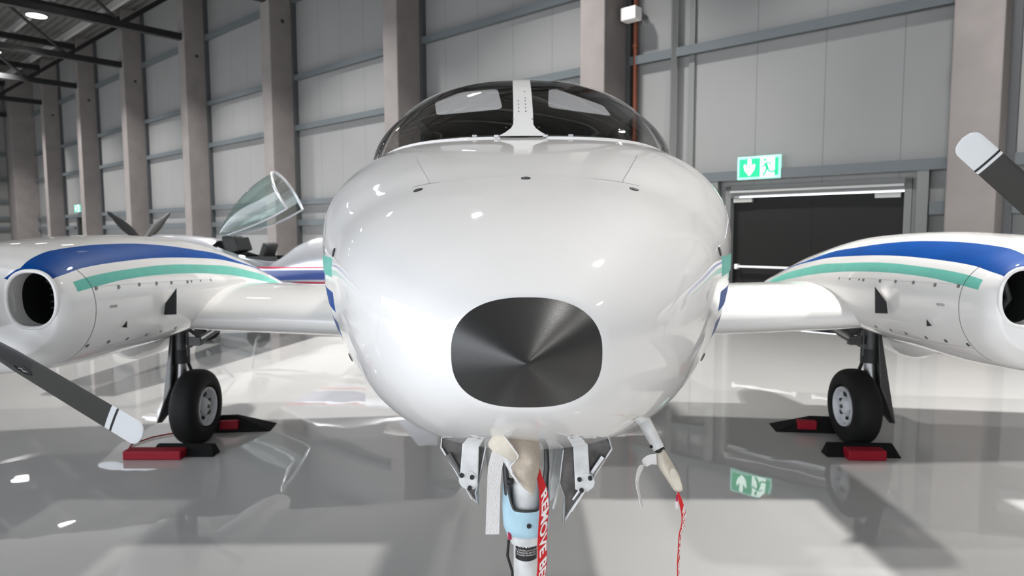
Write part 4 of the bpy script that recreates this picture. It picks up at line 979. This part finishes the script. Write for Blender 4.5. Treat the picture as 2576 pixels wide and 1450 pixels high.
# ---------------------------------------------------------------- wheel chocks
def chock(name, label, x0, x1, Y0, Y1, h, lean, red, rot=0):
    r = thing(name, label, 'chock', ((x0+x1)/2, (Y0+Y1)/2, 0)); c = Vector(((x0+x1)/2, (Y0+Y1)/2, 0)); Rz = Matrix.Rotation(rot, 3, 'Z')
    ap = Y0+(Y1-Y0)*lean; f = lambda p: c+Rz @ (Vector(p)-c)
    mb = MB(); e0, e1 = (.03, .03) if lean > .5 else ((.03, .26) if x0 < 0 else (.26, .03))
    mb.add([f(p) for p in ((x0, Y0, 0), (x0, Y1, 0), (x0+e0, ap+.015, h), (x0+e0, ap-.015, h), (x1, Y0, 0), (x1, Y1, 0), (x1-e1, ap+.015, h), (x1-e1, ap-.015, h))], [(0, 1, 2, 3), (7, 6, 5, 4), (0, 4, 5, 1), (1, 5, 6, 2), (2, 6, 7, 3), (3, 7, 4, 0)], 'chockblk'); mb.build('rubber_body', r, smooth=False, bevel=.008)
    for (a, b, y0, y1, z0, z1) in red:
        mb = MB(); cc = f(((a+b)/2, (y0+y1)/2, (z0+z1)/2)); mb.box(cc, (b-a, y1-y0, z1-z0), 'chockred', Rz); mb.build('red_block', r, smooth=False, bevel=.008)
    return r
L1 = chock('wheel_chock', 'black wheel chock with long red block in front of the left main wheel', -2.60, -2.14, 4.52, 4.64, .07, .75, [(-2.74, -2.34, 4.46, 4.56, .0, .062)])
mb = MB(); mb.tube([(-2.73, 4.52, .03), (-2.80, 4.62, .01), (-2.86, 4.78, .01), (-2.80, 4.95, .01), (-2.72, 5.03, .01), (-2.66, 5.05, .01)], .006, 'chockred', 8); mb.build('pull_rope', L1)
chock('wheel_chock', 'black wheel chock with red end reaching out behind the left main wheel', -2.62, -1.98, 5.09, 5.33, .13, .2, [(-2.36, -2.22, 5.07, 5.13, .03, .10)], .12)
chock('wheel_chock', 'black wheel chock with red block in front of the right main wheel', 2.10, 2.60, 4.52, 4.64, .08, .75, [(2.22, 2.47, 4.46, 4.56, .0, .070)], -.05)
chock('wheel_chock', 'black wheel chock with red block reaching out behind the right main wheel', 1.98, 2.58, 5.09, 5.33, .12, .2, [(2.14, 2.28, 5.07, 5.13, .03, .10)], -.12)

# ---------------------------------------------------------------- silver aircraft behind the left wing
sv = thing('light_aircraft', 'silver single-seat light aircraft with open clear canopy, behind the left wing', 'airplane', (-5.9, 10.5, 0))
NO = Vector((-5.9, 10.5, 0)); AX = Vector((.997, -.07, 0)).normalized(); SX = Vector((AX.y, -AX.x, 0))
SF = [(.14, 0, 1.36, .13, 1.50, 1.20, 2.0, 2.0), (.20, 0, 1.34, .26, 1.535, 1.06, 2.2, 2.2), (.5, 0, 1.25, .33, 1.53, .88, 2.3, 2.3), (1.1, 0, 1.12, .37, 1.48, .70, 2.4, 2.3), (1.45, 0, 1.0, .39, 1.34, .65, 2.6, 2.3), (1.8, 0, .97, .40, 1.22, .63, 2.8, 2.3), (2.2, 0, .95, .40, 1.17, .63, 2.6, 2.3), (2.5, 0, .98, .37, 1.37, .63, 2.0, 2.2), (2.8, 0, 1.02, .33, 1.48, .65, 1.9, 2.2), (3.2, 0, 1.02, .30, 1.50, .66, 1.9, 2.2), (3.9, 0, 1.1, .2, 1.38, .80, 2, 2), (4.6, 0, 1.2, .05, 1.3, 1.1, 2, 2)]
def sp(s_, lx, z): return NO+AX*s_+SX*lx+Vector((0, 0, z))
kz = [.79, .82, .85, 1.0, 1.025, 1.05]; cn = [16, 1, 1, 4, 1, 1, 24]; mk = ['silver', 'sred', 'silver', 'sblue', 'silver', 'sred', 'silver']
Ss = lin(.14, 1.6, 20)+lin(1.6, 3.1, 24)+lin(3.1, 4.6, 10)+[4.6]; vs = []; fs = []; fm = []
for s_ in Ss:
    p = _interp(SF, s_); q = _interp(SF, max(1.3, min(s_, 3.4))); k = [-pi/2]+[th_from_z(q, z) for z in kz]+[pi/2]; rt = []; ms = []
    for i in range(7): rt += lin(k[i], k[i+1], cn[i]); ms += [mk[i]]*cn[i]
    for a in rt+[pi/2]+[pi-a for a in reversed(rt)][:-1]: x, z = sec(p, a); vs.append(sp(s_, x, z))
ms2 = ms+ms[::-1]; nn = 2*sum(cn)
mb = MB(); mb.v = [tuple(v) for v in vs]
for i in range(len(Ss)-1):
    sc_ = (Ss[i]+Ss[i+1])/2
    for k in range(nn):
        m_ = ms2[k] if 1.5 < sc_ < 3.6 else 'silver'
        zz = (vs[i*nn+k]).z; lx = abs((vs[i*nn+k]-NO).dot(SX))
        if 1.25 < sc_ < 2.3 and lx < .27 and zz > 1.1: continue
        mb.f.append((i*nn+k, i*nn+(k+1) % nn, (i+1)*nn+(k+1) % nn, (i+1)*nn+k)); mb.m.append(mb.mi(m_))
mb.f.append(tuple(range(nn))); mb.m.append(mb.mi('silver')); mb.build('fuselage', sv, sharp=60)
mb = MB(); mb.lathe(sp(-.22, 0, 1.40), AX, [(0, .001), (.03, .04), (.12, .085), (.24, .12), (.36, .13), (.36, .001)], 'chrome', 28); pp = mb.build('propeller', sv)
for a_ in (32, 150, 270):
    d = SX*-cos(radians(a_))+Z*sin(radians(a_)); cd = (d.cross(AX)*.85+AX*.5).normalized(); h = sp(-.05, 0, 1.42); nd = d.cross(cd); vs = []; fs = []
    for i in range(19):
        u_ = i/18; ch = (.03+.035*sin(pi*min(1, u_*1.2)))*(1 if u_ < .9 else sqrt(max(.02, 1-((u_-.9)/.1)**2)))
        for k in range(10): a = 2*pi*k/10; vs.append(h+d*(.08+.82*u_)+cd*ch*cos(a)+nd*.010*sin(a))
    for i in range(18):
        for k in range(10): fs.append((i*10+k, i*10+(k+1) % 10, (i+1)*10+(k+1) % 10, (i+1)*10+k))
    mb = MB(); mb.add(vs, fs, 'dark'); mb.build('blade', pp)
# cockpit fittings
mb = MB(); 
for lx in (-1, 1): mb.box(sp(1.75, lx*.28, 1.06), (1.0, .02, .28), 'dark', Matrix((AX, SX, Z)).transposed())
mb.box(sp(1.75, 0, .98), (1.0, .54, .04), 'dark', Matrix((AX, SX, Z)).transposed()); mb.build('cockpit_tub', sv, smooth=False)
mb = MB(); mb.box(sp(1.50, 0, 1.36), (.22, .46, .22), 'dark', Matrix((AX, SX, Z)).transposed() @ Matrix.Rotation(-.3, 3, 'Y')); mb.box(sp(1.42, 0, 1.46), (.20, .30, .10), 'dark', Matrix((AX, SX, Z)).transposed()); mb.build('instrument_panel', sv, smooth=False, bevel=.02)
mb = MB(); mb.box(sp(1.98, 0, 1.24), (.10, .40, .34), 'dark', Matrix((AX, SX, Z)).transposed() @ Matrix.Rotation(.35, 3, 'Y')); mb.build('seat', sv, smooth=False, bevel=.03)
# canopy tilted up about its front edge
CA = radians(28.5); CD = AX*cos(CA)+Z*sin(CA); CU = -AX*sin(CA)+Z*cos(CA); C0 = sp(1.24, 0, 1.52)
def cp(l, lx, h): return C0+CD*l+SX*lx+CU*h
vs = []; fs = []; Nl, Na = 22, 24; ring_l = []
for i in range(Nl+1):
    u_ = i/Nl; l = 1.24*u_; w_ = .34*sin(pi/2*min(1, .08+u_*1.25))**.8; h = .02+.40*sin(pi/2*min(1, .04+u_*1.05))**.9; rr = []
    for k in range(Na+1): a = -.55+(pi+1.1)*k/Na; rr.append(cp(l, w_*cos(a), h*sin(a)))
    vs += rr; ring_l.append(rr)
for i in range(Nl):
    for k in range(Na): q = i*(Na+1)+k; fs.append((q, q+1, q+Na+2, q+Na+1))
mb = MB(); mb.add(vs, fs, 'canglass'); can = mb.build('canopy', sv)
mb = MB(); mb.tube(ring_l[-1], .022, 'silver', 10); mb.tube([r_[0] for r_ in ring_l], .014, 'silver', 8); mb.tube([r_[-1] for r_ in ring_l], .014, 'silver', 8); mb.build('canopy_frame', can)
# silver aircraft's wings, tail and gear
for s in (1, -1):
    vs = []; fs = []
    for (lx, s0, c_, z) in ((.3, 1.5, 1.5, .72), (3.2, 1.65, .95, .80), (3.7, 1.8, .7, .82)):
        af = airfoil(c_, .14, 14); nn = len(af)
        for (y, zz) in af: vs.append(sp(s0+y, s*lx, z+zz))
    for i in range(2):
        for k in range(nn): fs.append((i*nn+k, i*nn+(k+1) % nn, (i+1)*nn+(k+1) % nn, (i+1)*nn+k))
    fs += [tuple(range(nn)), tuple(2*nn+k for k in range(nn))]
    mb = MB(); mb.add(vs, fs, 'silver'); mb.build('wing', sv)
    mb = MB(); mb.tube([sp(1.5, s*.3, .66), sp(1.4, s*.75, .22)], .03, 'silver', 10); mb.lathe(sp(1.4, s*.80, .19), SX, [(-.05, .06), (-.05, .15), (-.03, .19), (.03, .19), (.05, .15), (.05, .06)], 'rubber', 28, closed=True); mb.build('landing_gear', sv)
mb = MB(); mb.prism([sp(3.9, -.015, 1.25), sp(4.3, -.015, 1.75), sp(4.6, -.015, 1.75), sp(4.65, -.015, 1.2)], SX*.03, 'silver'); mb.build('tail_fin', sv, smooth=False)
mb = MB(); mb.tube([sp(4.3, 0, 1.15), sp(4.4, 0, .12)], .015, 'dkmetal', 8); mb.lathe(sp(4.4, 0, .08), SX, [(-.02, .001), (-.02, .08), (.02, .08), (.02, .001)], 'rubber', 20); mb.build('tail_wheel', sv)

bpy.context.view_layer.update()
